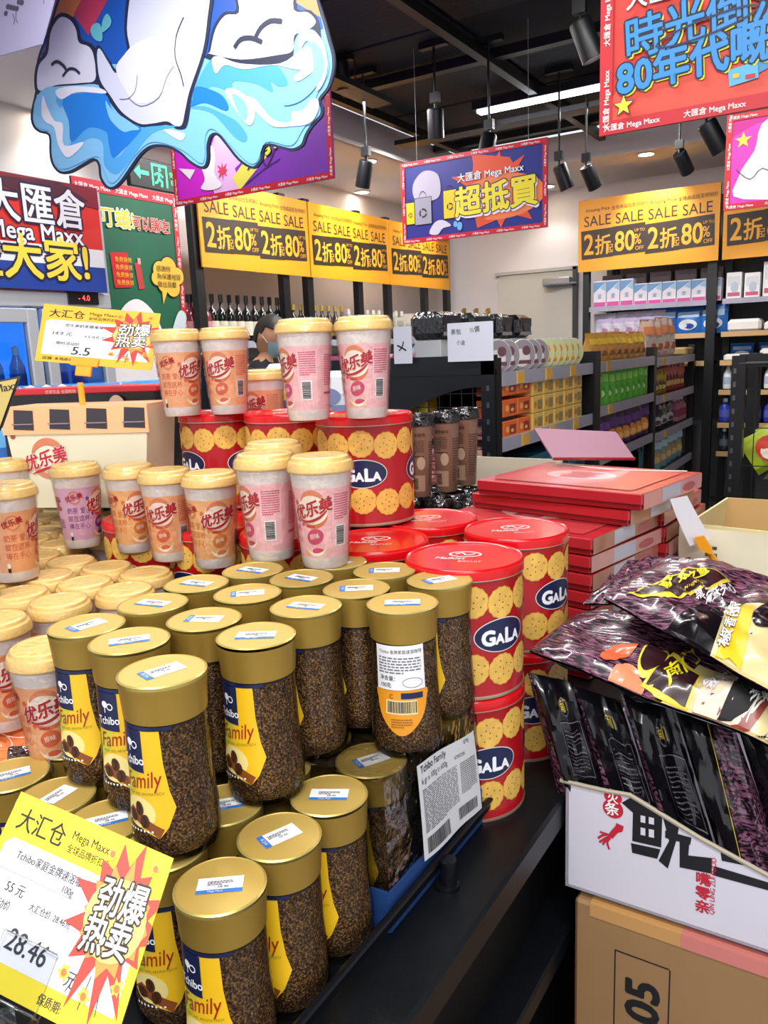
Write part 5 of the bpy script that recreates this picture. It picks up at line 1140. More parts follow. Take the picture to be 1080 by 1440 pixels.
# the card leans away to the left: its left third lies outside the frame
TL_, TR_, BR_ = pt(30, 1113, .56), pt(244, 1207, .53), pt(158, 1480, .455)
ext = (TL_-TR_)*.17
price_card('price_card', 'big yellow price card reading 28.46 in the bottom left corner', TL_+ext*0, TR_, BR_, [('Tchibo家庭金牌速溶咖啡', .20, .64, .062, 0), ('100g', .66, .575, .055, 0), ('55 元', .22, .46, .075, 0), ('活动价', .16, .37, .055, 0), ('大汇仓价: 28.46元', .47, .42, .048, 0), ('28.46', .40, .20, .16, -.03), ('元', .94, .17, .09, 0), ('保质期:', .80, .04, .06, 0)], 'efd620', clip1)
def clip2(t, BL, ex, ey, n):
    e, f = ex.normalized(), ey.normalized(); R3 = Matrix((e, f, n)).transposed(); ycl = c_('f0a92c', .35)
    g = G(); g.box(ex*.62+f*.004+n*.002, (.046, .014, .004), ycl, rot=R3, b=.001); g.box(ex*.62-f*.010, (.026, .018, .006), ycl, rot=R3, b=.001); obj('yellow_clip', g, t)
    g = G(); a = ex*.60-f*.03; dz = Vector((0, 0, 1.33-(BL+a).z)); g.tube([a, a+dz], .005, ycl, 8); obj('stem', g, t)
price_card('price_card', 'yellow and white price card reading 5.5 standing over the left cups', pt(62, 427, 1.32), pt(226, 441, 1.32), pt(213, 521, 1.32), [('优乐美奶茶椰果味', .30, .64, .06, 0), ('14.9 元', .15, .48, .085, 0), ('大汇仓价: 5.5元', .55, .47, .05, 0), ('限时活动价', .22, .32, .06, 0), ('5.5', .42, .16, .20, 0), ('元', 1.05, .17, .09, 0), ('店铺: 本地商场', .08, .045, .06, 0)], 'f0b832', clip2)
t = thing('price_card', 'khaki price card with dark rim cut by the left frame edge', 'price tag', pt(10, 560, 1.0)); q = [pt(u, v, 1.0)-Vector(t.location) for u, v in ((-60, 700), (2, 600), (28, 528), (-60, 545))]
nn = (q[1]-q[0]).cross(q[2]-q[0]).normalized(); cc = sum(q, Vector())/4
if nn.dot(Vector((0, 0, CAMH))-Vector(t.location)) < 0: nn = -nn
g = G(); g.quadslab([a-nn*.003 for a in q], .001, c_('2a2a30', .5)); obj('card', g, t); g = G(); g.quadslab([(a*.93+cc*.07)+nn*.001 for a in q], .0008, c_('b8a25c', .5)); obj('card_face', g, t)
e_ = (q[2]-q[3]).normalized(); f_ = e_.cross(nn).normalized(); f_ = f_ if f_.z > 0 else -f_
g = G(); p = Print(); p.text('Maxx', 0, 0, .014, ink, 1, .01); o3 = pt(-6, 553, 1.0)-Vector(t.location); p.build(g, lambda s, tt, d: o3+e_*s+f_*tt+nn*(.0015+d), .0002); obj('card_print', g, t)
g = G(); a = pt(-30, 660, 1.0)-Vector(t.location); g.tube([a, a+Vector((0, 0, Z2-.0-(a.z+t.location.z)+.134))], .005, blackm, 8); obj('stem', g, t)

# ================================================================== GIFT CARTON OF CUPS, dark carton, bottle packs at left
t = thing('cup_gift_carton', 'cream multipack carton with red swirl logo and dark cup lids poking through the top', 'carton', pt(140, 700, 1.40)); zc = 1.30; t.location.z = 1.161
W2, H2, D2 = .27, .17, .10; ang = math.radians(20); t.rotation_euler.z = ang
cream = mat('cream_card', 'dcd8bc', .45, coat=.3, var=.08, vs=12); peach = c_('f0b684', .45, coat=.3)
g = G(); g.slab([(-W2/2+.02, 0), (W2/2-.02, 0), (W2/2, H2), (-W2/2, H2)], D2, cream, lambda s, z, d: (s, -D2/2-d, z)); obj('carton_body', g, t)
g = G(); g.box((0, -D2/2-.001, H2-.022), (W2, .003, .044), peach); g.box((0, 0, H2+.001), (W2, D2, .003), peach); obj('top_band', g, t)
dl = mat('dark_lid', '2c1f2a', .25, coat=.6)
for k in range(4):
    x = -W2/2+.042+.068*k; g = G(); g.slab([(x-.02, H2-.035), (x+.018, H2-.037), (x+.02, H2-.004), (x-.016, H2-.002)], .006, dl, lambda s, z, d: (s, -D2/2-.009-d+.006, z)); g.box((x, -D2/2-.006, H2-.026), (.038, .006, .002), c_('8a7a82', .3)); obj('cup_lid_window', g, t)
g = G(); p = Print(); x0, z0 = -.055, .085
p.ring(x0, z0, .031, .029, .012, c_('d27a5c', .4), 1, .2, 2.9); p.ring(x0, z0, .033, .030, .009, c_('d27a5c', .4), 1, 3.4, 6.0); p.ell(x0, z0, .024, .022, c_('eadcc4', .4), 1.5, 20)
p.text('优乐美', x0-.004, z0-.010, .028, c_('b81f34', .4), 3, .03, al='c', rot=.25, shear=.15, out=(c_('f3e6dc', .4), .03)); p.stroke([(x0-.033, z0-.026), (x0-.01, z0-.018), (x0+.02, z0-.01), (x0+.032, z0+.006)], .005, c_('b81f34', .4), 3, taper=True)
p.ell(-.118, .123, .005, .004, c_('8a4a38', .4), 1, 8); p.ell(.075, .06, .022, .016, c_('e6d4c0', .4), 1); p.ell(.075, .062, .012, .009, c_('c79468', .4), 2); p.build(g, lambda s, z, d: (s, -D2/2-.001-d, z), .0005); obj('carton_print', g, t)
dkc = thing('dark_carton', 'black carton with red top edge behind the cream gift carton', 'carton', pt(135, 600, 1.62)); dkc.location.z = 1.15; dkc.rotation_euler.z = ang
g = G(); g.box((0, 0, .1), (.34, .12, .2), c_('17161c', .3), b=.004); obj('carton_body', g, dkc)
g = G(); g.box((0, -.0, .2), (.35, .13, .012), c_('c42a34', .35), b=.002); obj('red_rim', g, dkc); g = G(); p = Print(); p.text('奶茶饮品 全国畅销', -.06, .1965, .008, c_('f0c0b8', .4), 1); p.ell(.09, .16, .02, .03, c_('d0b0a4', .4), 1); p.poly([(-.07, .14), (.0, .14), (.0, .165)], c_('c42a34', .35), 1); p.build(g, lambda s, z, d: (s, -.066-d, z), .0005); obj('carton_print', g, dkc)
base = thing('stock_plinth', 'dark stock block under the gift carton at the left', 'carton', (-1.38, 1.15, TZ)); g = G(); g.box((0, .03, .16), (.56, .16, .31), c_('1c1b20', .5), b=.004); obj('carton_body', g, base)
wp = boxproto('water_multipack', (.16, .12, .13), mat('blue_pack_film', '3f8fd6', .25, coat=.6, var=.35, vs=18), deco_plain(c_('a9d4f4', .3), c_('1f62b8', .3), c_('dceefa', .3)), 'pack', .012)
for i, (u, v, tt) in enumerate(((20, 560, 2.1), (85, 545, 2.1), (150, 545, 2.1), (215, 540, 2.2))):
    q = pt(u, v, tt); wp.put((q.x, q.y, 1.22), .35, f'blue shrink-wrapped pack behind the dark carton, {ORD[i]} from the left', 'blue shrink packs')
g = G(); q = pt(110, 560, 2.15); g.box((0, 0, .19), (.9, .16, .38), c_('23252b', .6), b=.005); o = tag(obj('stock_stand', g, loc=(q.x, q.y, TZ), rz=.35), 'dark stand carrying the blue shrink packs behind the cups', 'stand')
wb2 = bottle_simple('blue_water_bottle', mat('aqua_bottle', '5fb0ea', .12, coat=.6), c_('dfe9f4', .3), .26, .036, c_('2a6cc4', .3))
for i in range(5): q = pt(6+22*i, 600, 1.75); wb2.put((q.x, q.y, 1.10), 0, f'tall blue water bottle left of the gift carton, {ORD[i]} from the left', 'tall blue bottles')
g = G(); q = pt(40, 640, 1.75); g.box((0, 0, .13), (.5, .12, .26), c_('3a6ea8', .5), b=.004); tag(obj('stock_stand', g, loc=(q.x-.02, q.y+.0, TZ), rz=.5), 'blue stand below the tall water bottles', 'stand')
# orange wrappers front left
orf = mat('orange_foil', 'ee8a52', .25, coat=.6, var=.15, vs=20, bump=.5, bs=25); brf = mat('brown_foil', '3a1f1c', .15, coat=.8, bump=.5, bs=40)
def pillow(name, label, P4, th, m, cat, deco=None, n=14, amp=.006, sd=1, sc=22, mdeco=None, group=None, seal=.06, eps=.0004):
    """puffed bag spanned by four corner points P0 P1 P2 P3 (counter-clockwise from outside)"""
    P4 = [Vector(a) for a in P4]; c0 = sum(P4, Vector())/4; t = thing(name, label, cat, c0, group=group); Q = [a-c0 for a in P4]
    nn = (Q[1]-Q[0]).cross(Q[3]-Q[0]).normalized()
    def mp(s, tt, d, side=1):
        b = (Q[0]*(1-s)+Q[1]*s)*(1-tt)+(Q[3]*(1-s)+Q[2]*s)*tt
        es, et = 2*s-1, 2*tt-1
        body = max(0, 1-abs(es)**4)*max(0, 1-(abs(et)/(1-seal))**3 if abs(et) < 1-seal else 0)
        h = th*math.sqrt(max(0, body))
        wr = amp*(noise.noise(Vector((s*3.2+sd, tt*2.1, sd)))*1.6+noise.noise(Vector((s*7+sd, tt*5, sd*2)))*.6+abs(noise.noise(Vector((s*4+tt*3, tt*9, sd*3))))*1.2)*min(1, body*3+.25)
        return b+nn*(side*(h+.0008)+wr+d)
    g = G(); N = n
    for side in (1, -1):
        vs = [mp(i/N, j/N, 0, side) for j in range(N+1) for i in range(N+1)]
        fs = [(j*(N+1)+i, j*(N+1)+i+1, (j+1)*(N+1)+i+1, (j+1)*(N+1)+i) for j in range(N) for i in range(N)]
        g.add(vs, fs if side > 0 else [f[::-1] for f in fs], m)
    obj('foil_body', g, t)
    if deco:
        p = Print(); deco(p); g = G(); p.build(g, lambda s, tt, d: mp(s, tt, d+.0008), eps, 1/N, 1/N, clip=(.0, 1, 0, 1)); obj('printed_front', g, t)
    return t
z_ = 0
for i, (a, b_, c__, d_, mm, lb) in enumerate((((-40, 1090, .93), (75, 1100, .90), (88, 1025, .97), (-30, 1000, 1.0), orf, 'orange foil packet lying under the front orange cup, upper one'), ((-50, 1150, .84), (40, 1150, .86), (60, 1075, .90), (-50, 1060, .92), orf, 'orange foil packet lying lowest at the left edge'))):
    pillow('foil_packet', lb, [pt(*a), pt(*b_), pt(*c__), pt(*d_)], .012, mm, 'packet', lambda p: (p.ring(.3, .5, .2, .15, .02, c_('f7c9a8', .4), 1), p.stroke([(.1, .8), (.5, .6), (.9, .75)], .02, c_('f9d9c4', .4), 1)), amp=.006, sd=i+2)
pillow('foil_packet', 'glossy dark brown twist-wrapped packet beside the leftmost lower jar', [pt(8, 1080, .87), pt(48, 1086, .86), pt(52, 1052, .88), pt(16, 1058, .89)], .01, brf, 'packet', amp=.004, sd=5)
g = G(); tag(obj('snack_crate', g.box((0, 0, .05), (.34, .20, .098), c_('9a5a34', .5), b=.004), loc=(-.94, .47, TZ)), 'low brown tray under the orange packets at the left', 'tray')

# ================================================================== RED GIFT BOXES
gr = mat('red_gift_card', 'b4242f', .3, coat=.5, var=.12, vs=8); grd = mat('dark_red_card', '8d1721', .3, coat=.5)
gpk = mat('pale_red_side_print', 'cf8f90', .3, coat=.5, var=.2, vs=18)
def gift_proto(name, side):
    t = thing(name, '', 'box'); w, d, h = .335, .27, .030
    g = G(); g.box((0, 0, h*.36), (w-.004, d-.004, h*.7), grd, b=.0015); obj('box_base', g, t)
    g = G(); g.box((0, 0, h*.66), (w, d, h*.64), gr, b=.0015); lid = obj('box_lid', g, t)
    g = G(); p = Print(); p.rect(-w*.42, -d*.42, w*.84, d*.84, c_('bf3d42', .3, coat=.5), 1); p.ell(-w*.05, .0, .07, .05, c_('d8a0a0', .3, coat=.5), 2); p.text('喜', -w*.05, -.03, .08, c_('a8202c', .3), 3, .03, al='c'); p.stroke([(-.14, .12), (0, .09), (.14, .13)], .012, c_('e8c8c8', .35), 2); p.build(g, top(h*.98+.0008), .0003)
    p = Print(); p.rect(-d*.48, .002, d*.96, h*.92, side, 1); p.rect(-d*.2, .004, d*.3, h*.8, c_('b4b8cc', .3, coat=.5), 2); p.ell(d*.25, h*.45, .03, .008, c_('b4545a', .3), 2); p.build(g, lambda s, z, dd: (w/2+.0006+dd, s, z), .0003)
    obj('lid_print', g, lid)
    g = G(); g.box((0, -d/2-.0004, h*.35), (w*.98, .0006, .0012), c_('5c0d14', .4)); obj('lid_gap', g, t); return Proto(t)
gift = gift_proto('red_gift_box', gpk); gift2 = gift_proto('red_gift_box', mat('rust_side_print', 'ad6a58', .3, coat=.5, var=.35, vs=25))
ga = math.radians(-14)
def put_gift(pr, corner, z, rz, lb):      # corner = front right corner
    R = Matrix.Rotation(rz, 2); v = R @ Vector((-.1675, .135)); pr.put((corner[0]+v.x, corner[1]+v.y, z), rz, 'flat red gift box, '+lb, 'red gift boxes')
put_gift(gift, (-.328, 1.335), 1.120, math.radians(-10), 'topmost of the tall stack, lid side facing right')
put_gift(gift2, (-.352, 1.345), 1.089, math.radians(-12), 'second from the top of the tall stack')
for i, z in enumerate((1.058, 1.027, .996, .965, .934, .903, .872, .841)):
    put_gift((gift, gift2)[i % 2], (-.33+.004*(i % 3), 1.50+.004*i), z, math.radians(-4-(i % 2)), f'tall stack, {ORD[i+2]} from the top')
for i, z in enumerate((1.064, 1.033, 1.002, .971, .940, .909, .878, .847)):
    put_gift((gift2, gift)[i % 2], (-.385-.003*(i % 2), 1.245), z-.006, math.radians(-10-(i % 2)*2), f'low front stack beside the tins, {ORD[i]} from the top')
# open lid panel leaning on the tall stack
q = [pt(778, 645, 1.66), pt(893, 645, 1.66), pt(866, 607, 1.78), pt(751, 602, 1.80)]
c0 = sum(q, Vector())/4; t = thing('open_box_lid', 'pinkish card lid leaning upright behind the top red gift box', 'lid', c0); g = G(); g.quadslab([a-c0 for a in q], .004, mat('pink_card', '8e5c72', .4, coat=.2)); obj('lid_panel', g, t)
g = G(); g.tube([q[0]-c0, q[1]-c0], .003, grd, 6); obj('folded_edge', g, t)
# ================================================================== BLACK LIDDED COFFEE CUPS
cbr = mat('latte_brown_print', '8a6450', .4, coat=.6, var=.15, vs=20); blid = mat('black_lid_plastic', '101013', .18, coat=.9, bump=.5, bs=70)
t = thing('coffee_drink_cup', '', 'cup'); g = G(); g.lathe([(.024, 0), (.026, .003), (.0305, .10), (.0335, .176)], cbr, 26); obj('cup_body', g, t)
CP2 = [(.024, 0), (.026, .003), (.0305, .10), (.0335, .176)]
p = Print(); dk2 = c_('4a2c22', .4); p.text('拿铁咖啡', -.016, .150, .010, dk2, 1, .02); p.rect(-.03, .1, .05, .003, dk2, 1); p.lines(-.03, .108, .05, .035, 8, dk2, 1, seed=3); p.rect(-.022, .015, .045, .04, c_('b08a72', .4), 1); p.barcode(-.018, .02, .02, .028, dk2, 2, vert=True); p.lines(.035, .03, .03, .11, 18, dk2, 1, seed=6); p.lines(-.08, .03, .035, .11, 18, dk2, 1, seed=7); p.ell(.012, .085, .012, .016, c_('c8a48c', .4), 1)
g = G(); p.build(g, wrap(CP2), .0003, .006, None); obj('printed_sleeve', g, t)
g = G(); g.lathe([(.0335, .174), (.0375, .176), (.0380, .186), (.0360, .196), (.0330, .203), (.0300, .204), (.0285, .199), (0, .199)], blid, 28); obj('cup_lid', g, t)
dc = Proto(t)
for i, (u, v) in enumerate(((568, 700), (592, 697), (629, 690), (656, 681))):
    q = pz(u, v, 1.0455); dc.put((q.x, q.y, 1.0455), face(q.x, q.y, 15*i), f'tall brown coffee cup with black lid, upper row, {ORD[i]} from the left', 'brown coffee cups with black lids')
k = 0
for j in range(3):
    for i in range(6):
        q = pz(585+0, 712, 1.0445); x, y = -1.06+.078*i, 1.70+.078*j+.0
        if x > -.72: continue
        k += 1; dc.put((x, y, TZ), 0, f'brown coffee cup with black lid, lower layer, {ORD[j]} row, {ORD[i]} from the left', 'brown coffee cups with black lids')
g = G(); cc_ = thing('open_carton', 'cream open carton wall behind the black-lidded cups', 'carton', pt(680, 690, 2.3)); cc_.location.z = TZ; cb_ = c_('c9bda8', .6)
g.box((0, .1, .12), (.40, .006, .24), cb_); g.box((.2, 0, .1), (.006, .2, .2), cb_); obj('carton_wall', g, cc_)

# ================================================================== SNACK BAGS AND CARTONS AT THE RIGHT
wc = mat('white_corrugated', 'cfcbd8', .55, coat=.2, var=.04, vs=10); kraft = mat('kraft_card', '94714a', .7, var=.1, vs=14); kr2 = c_('b79a72', .7)
BZ = .72; c0 = pz(795, 1245, BZ); c1 = pz(1080, 1340, BZ); ex = (c1-c0).normalized(); ey = Vector((-ex.y, ex.x, 0)); bw = .46; bd = .40
t = thing('white_snack_carton', 'white cut-open carton with black 鱿 lettering and red squid at the right', 'carton', c0); R3 = Matrix((ex, ey, Vector((0, 0, 1)))).transposed()
rz_ = math.atan2(ex.y, ex.x); t.rotation_euler.z = rz_
def lh(u, v):   # height and offset along the front panel for a pixel
    d = ray(u, v); o = Vector((0, 0, CAMH)); n_ = Vector(ey); s = (c0-o).dot(n_)/d.dot(n_); w_ = o+d*s; return ((w_-c0).dot(ex), w_.z-c0.z)
topl = [lh(u, v) for u, v in ((788, 1098), (830, 1108), (852, 1113), (886, 1119), (930, 1146), (985, 1180), (1080, 1232))]
topl += [(bw, topl[-1][1]+(topl[-1][1]-topl[-2][1])*(bw-topl[-1][0])/(topl[-1][0]-topl[-2][0]))]; topl[-1] = (bw, max(.03, topl[-1][1]))
g = G(); g.slab([(0, 0), (bw, 0)]+topl[::-1][:-1]+[(0, topl[0][1])], .004, wc, lambda s, z, d: (s, -d, z)); obj('front_panel', g, t)
g = G(); g.box((.002, bd/2, .07), (.004, bd, .14), wc); g.box((bw, bd/2, .07), (.004, bd, .14), wc); g.box((bw/2, bd, .09), (bw, .004, .18), wc); g.box((bw/2, bd/2, .002), (bw, bd, .004), wc); obj('carton_walls', g, t)
g = G(); g.tube([(x, -.0, z+.001) for x, z in topl], .0028, c_('a89f8c', .8), 6); obj('torn_edge', g, t)
p = Print(); bk = c_('15151a', .5); rd = c_('b92035', .5)
def LP_(pts): return [lh(u, v) for u, v in pts]
Z5 = lambda a: [(680+x/2.7, 1060+y/2.7) for x, y in a]
for pl in ([(525, 185), (560, 165), (600, 190), (570, 225)], [(568, 205), (600, 190), (680, 215), (675, 355), (565, 330)], [(560, 338), (672, 362), (660, 398), (565, 375)],
           [(680, 235), (745, 262), (735, 320), (700, 435), (665, 405), (705, 330)], [(690, 290), (790, 318), (785, 345), (690, 318)], [(745, 325), (782, 335), (778, 385), (868, 395), (868, 455), (745, 430)],
           [(900, 370), (1050, 435), (905, 405)], [(875, 425), (1090, 490), (1090, 520), (870, 460)]):
    p.poly(LP_(Z5(pl)), bk, 1)
for pl in ([(597, 232), (615, 236), (615, 262), (597, 258)], [(628, 238), (648, 243), (648, 268), (628, 264)], [(597, 278), (615, 282), (615, 310), (597, 306)], [(628, 284), (648, 288), (648, 318), (628, 314)]): p.poly(LP_(Z5(pl)), wc, 2)
a = lh(*Z5([(492, 208)])[0]); p.ell(a[0], a[1], .0125, .0125, rd, 1); p.text('条', a[0], a[1]-.007, .018, wht, 2, .02, al='c', rot=.2); a = lh(*Z5([(492, 165)])[0]); p.ell(a[0], a[1], .011, .008, rd, 1); p.text('火', a[0], a[1]-.006, .014, wht, 2, .02, al='c')
for pl in ([(505, 262), (533, 275), (528, 295), (510, 300), (490, 322), (470, 310), (490, 285), (500, 275)],): p.poly(LP_(Z5(pl)), rd, 1)
for pl in ([(475, 305), (450, 310), (435, 320)], [(478, 312), (455, 325), (440, 335)], [(482, 318), (470, 335), (478, 362)], [(480, 318), (458, 335), (455, 345)], [(472, 305), (455, 300), (442, 295)]): p.stroke(LP_(Z5(pl)), .0028, rd, 1)
a = lh(*Z5([(805, 590)])[0]); b_ = lh(*Z5([(875, 612)])[0])
for k, ch in enumerate('亲零嘴'): p.text(ch, a[0]+.0075, a[1]+.0+.0180*k, .0172, rd, 1, .03, rot=PI/2*0+.03, al='c')
p.text('QIN LING ZUI FOOD', b_[0], b_[1]+.000, .0078, rd, 1, .01, rot=PI/2)
g = G(); p.build(g, lambda s, z, d: (s, -d-.0003, z), .0003, clip=(0, bw, 0, .3)); 
obj('carton_print', g, t)
# kraft cartons below
kc = pz(808, 1262, BZ-.008); t = thing('kraft_carton', 'brown kraft carton with 05 lettering and pink tape under the white snack carton', 'carton', (kc.x, kc.y, BZ-.008-.37)); t.rotation_euler.z = rz_
KW, KD, KH = .48, .40, .369
g = G(); g.box((KW/2, KD/2, KH/2), (KW, KD, KH), kraft, b=.004); obj('carton_body', g, t)
g = G(); g.box((.075, -.0005, KH-.008), (.11, .001, .018), c_('bf8f58', .4)); g.box((KW/2+.06, -.0008, KH-.008), (KW-.14, .001, .018), c_('c97870', .35)); g.box((.075, .03, KH+.0004), (.11, .06, .001), c_('bf8f58', .4)); g.box((KW/2+.06, .03, KH+.0006), (KW-.14, .06, .001), c_('c97870', .35)); obj('sealing_tape', g, t)
g = G(); p = Print(); bx0, bx1 = .052, .118
for r_ in ((bx0, .05, .0016, .265), (bx1, .05, .0016, .265), (bx0, .315, bx1-bx0, .0018), (bx0, .20, bx1-bx0, .0018)): p.rect(*r_, bk, 1)
p.text('05', bx1-.012, .226, .056, bk, 1, .035, rot=PI/2, sx=1.1); p.build(g, lambda s, z, d: (s, -d-.0003, z), .0003); obj('carton_print', g, t); g = G(); p = Print(); p.rect(.235, .20, .0013, .06, bk, 1); p.rect(.235, .26, .05, .0013, bk, 1); p.rect(.262, .20, .001, .06, bk, 1); p.text('净重', .239, .232, .02, bk, 1, .03); p.lines(.239, .205, .02, .02, 3, bk, 1)
p.build(g, lambda s, z, d: (s, -d-.0003, z), .0003); obj('carton_print', g, t)
t = thing('kraft_carton', 'lower plain kraft carton standing on the floor below the 05 one', 'carton', (kc.x, kc.y, 0)); t.rotation_euler.z = rz_; g = G(); g.box((KW/2, KD/2, .17), (KW, KD, .341), kraft, b=.004); obj('carton_body', g, t); g = G(); g.box((KW/2, .05, .3415), (KW, .05, .001), c_('bf8f58', .4)); obj('sealing_tape', g, t)
# bags: black sided pouches standing in the carton
pb_ = mat('mauve_bark_print', '93607f', .25, coat=.5, kind='purplebag'); bf = mat('black_foil', '0d0b10', .2, coat=.35, bump=.35, bs=18)
txw = c_('5f5b64', .5); gy = c_('d8c23a', .4)
def side_art2(p): p.poly([(.30, 0), (1, 0), (1, 1), (.55, 1)], pb_, .5); p.stroke([(.28, 0), (.4, .5), (.53, 1)], .012, gy, 1)
def side_art(p):
    p.poly([(0, 0), (.22, 0), (.05, 1), (0, 1)], pb_, .5); p.ring(.60, .84, .10, .06, .012, txw, 1); p.text('南门', .60, .82, .09, gy, 1, .01, al='c', sx=.9)
    p.rect(.42, .30, .01, .42, txw, 1); p.rect(.88, .30, .01, .42, txw, 1); p.rect(.42, .72, .47, .008, txw, 1); p.rect(.42, .30, .47, .008, txw, 1); p.lines(.47, .34, .36, .34, 11, txw, 1, seed=5, th=.28); p.lines(.45, .08, .4, .16, 6, txw, 1, seed=7, th=.28)
SB = [((742, 945, .985), (806, 960, .985), (856, 1135, 1.02), (786, 1120, 1.02), 'leftmost one standing in the white carton', 0), ((806, 965, .99), (872, 985, .99), (935, 1175, 1.02), (855, 1140, 1.02), 'second from the left standing in the white carton', 1),
      ((872, 975, .99), (950, 1000, .98), (1020, 1225, 1.0), (935, 1180, 1.01), 'third from the left standing in the white carton', 2), ((950, 1000, .97), (1035, 1030, .95), (1130, 1290, .96), (1020, 1230, .98), 'fourth from the left standing in the white carton', 3), ((1040, 1030, .95), (1120, 1060, .93), (1230, 1320, .95), (1120, 1280, .95), 'rightmost, cut by the frame edge', 4)]
for a, b_, c__, d_, lb, k in SB:
    pillow('snack_bag', 'black and mauve foil snack bag, '+lb, [pt(*d_), pt(*c__), pt(*b_), pt(*a)], .022, bf, 'bag', side_art2 if k in (3, 4) else side_art, amp=.009, sd=k+11, n=16, group='black and mauve snack bags')
beige = c_('cdbb86', .3, coat=.5); plate_ = c_('2c1318', .3, coat=.4)
def zz(l): return [(680+x/2.7, 700+y/2.7) for x, y in l]      # marks read off the photograph, laid on the bag by its own four corners
def pixart(C4, fn, dy=18):
    """fn draws in photo pixels (v negated); result is carried into the bag's own (s,t)"""
    def inv(u, v):
        s = t_ = .5
        for _ in range(12):
            X_ = [(C4[0][k]*(1-s)+C4[1][k]*s)*(1-t_)+(C4[3][k]*(1-s)+C4[2][k]*s)*t_ for k in (0, 1)]
            ds = [(C4[1][k]-C4[0][k])*(1-t_)+(C4[2][k]-C4[3][k])*t_ for k in (0, 1)]; dt = [(C4[3][k]-C4[0][k])*(1-s)+(C4[2][k]-C4[1][k])*s for k in (0, 1)]
            e = (u-X_[0], v-X_[1]); D = ds[0]*dt[1]-ds[1]*dt[0]; s += (e[0]*dt[1]-e[1]*dt[0])/D; t_ += (ds[0]*e[1]-ds[1]*e[0])/D
        return (s, t_)
    def f(p):
        q = Print(); fn(q); q.xf(lambda a, b: inv(a, -b+dy)); p.rect(0, 0, 1, 1, pb_, .3); p.e += q.e
    return f
def ng(l): return [(a, -b) for a, b in l]
sesame = mat('sesame_black', '100d10', .7, var=.5, vs=200)
CB = [(744, 916), (1110, 1058), (1180, 930), (806, 866)]
def artB(p):
    P2 = lambda l, m, k: p.poly(ng(zz(l)), m, k)
    P2([(600, 770), (820, 640), (1100, 760), (1300, 800), (1300, 1060), (1080, 985), (880, 925), (700, 865)], beige, 1)
    P2(spline([(450, 580), (500, 548), (560, 545), (590, 570), (560, 592), (480, 600)], 4), c_('d8643c', .3, coat=.4), 2); P2(spline([(500, 625), (550, 610), (610, 635), (640, 672), (605, 700), (550, 665)], 4), c_('e08a66', .3, coat=.4), 2)
    c = zz([(652, 612)])[0]; p.ell(c[0], -c[1], 21, 14, gy, 2, 20); p.ell(c[0], -c[1], 18, 11, plate_, 3, 20)
    P2([(620, 660), (720, 600), (835, 670), (800, 745), (700, 700)], gy, 2); P2([(640, 660), (722, 610), (825, 675), (795, 735), (705, 695)], plate_, 3)
    a = zz([(715, 695)])[0]; p.text('南门', a[0], -a[1], 24, c_('e8d820', .4), 4, .02, rot=.55, sx=1.0)
    c = zz([(945, 770)])[0]; p.ell(c[0], -c[1], 46, 21, c_('8a3a2c', .3), 2, 28, rot=-.12); c = zz([(935, 755)])[0]; p.ell(c[0], -c[1], 42, 18, c_('d8c8b0', .3), 3, 28, rot=-.12); P2([(905, 790), (960, 710), (1060, 700), (1075, 760), (1000, 800)], sesame, 4)
    a = zz([(845, 745)])[0]; p.text('宝宝味', a[0], -a[1], 19, c_('d9d4dc', .4), 5, .02, rot=.35, sx=.9); a = zz([(1000, 810)])[0]; p.text('芝麻', a[0], -a[1], 16, wht, 5, .02, rot=.35)
    a = zz([(1015, 870)])[0]; p.lines(a[0], -a[1], 28, 14, 3, plate_, 4)
bgB = pillow('snack_bag', 'mauve and cream snack bag with food picture, second from the top of the pile', [pt(744, 916, .965), pt(1110, 1062, .83), pt(1180, 930, 1.02), pt(806, 866, 1.13)], .018, bf, 'bag', pixart(CB, artB, 30), amp=.012, sd=21, n=34, eps=.0008)
CA = [(848, 842), (1125, 1000), (1205, 850), (940, 782)]
def artA(p):
    P2 = lambda l, m, k: p.poly(ng(zz(l)), m, k)
    P2([(420, 360), (700, 470), (880, 425), (1000, 400), (1300, 520), (1300, 900), (1000, 700), (640, 560), (430, 420)], bf, 1)
    P2([(545, 345), (620, 338), (690, 318), (735, 298), (750, 275), (772, 266), (948, 320), (745, 412), (640, 378)], gy, 2); P2([(568, 346), (640, 342), (705, 325), (748, 305), (762, 283), (778, 276), (925, 320), (742, 400), (650, 372)], plate_, 3)
    a = zz([(672, 378)])[0]; p.text('南门爆之鱼', a[0]+2, -a[1]+2, 14.5, c_('e8dc20', .4), 5, .03, rot=.36, sx=.95, shear=-.4); a = zz([(745, 385)])[0]; p.text('NAN MEN BAO', a[0], -a[1], 5, gy, 5, .01, rot=.34)
    a = zz([(815, 412)])[0]; p.text('黑芝麻夹心', a[0], -a[1], 14, c_('e2dfe6', .4), 5, .02, rot=.36, sx=.9, shear=-.4); a = zz([(850, 425)])[0]; p.text('爆之脆', a[0], -a[1], 9, c_('e2dfe6', .4), 5, .02, rot=.34)
    P2([(890, 600), (925, 450), (1000, 425), (1100, 470), (1300, 560), (1300, 760), (1040, 712), (960, 660)], beige, 2); P2([(925, 455), (965, 430), (1022, 445), (1010, 530), (1005, 620), (960, 590), (912, 575), (935, 510)], c_('e6b81e', .4), 3)
    a = zz([(945, 570)])[0]; p.text('椒香脆', a[0], -a[1], 17, wht, 5, .02, rot=1.35, out=(c_('5a4410', .4), .03), sx=1.0); c = zz([(1085, 500)])[0]; p.ell(c[0], -c[1], 26, 18, bf, 4, 20); a = zz([(1070, 560)])[0]; p.text('爆', a[0], -a[1], 12, ink, 5)
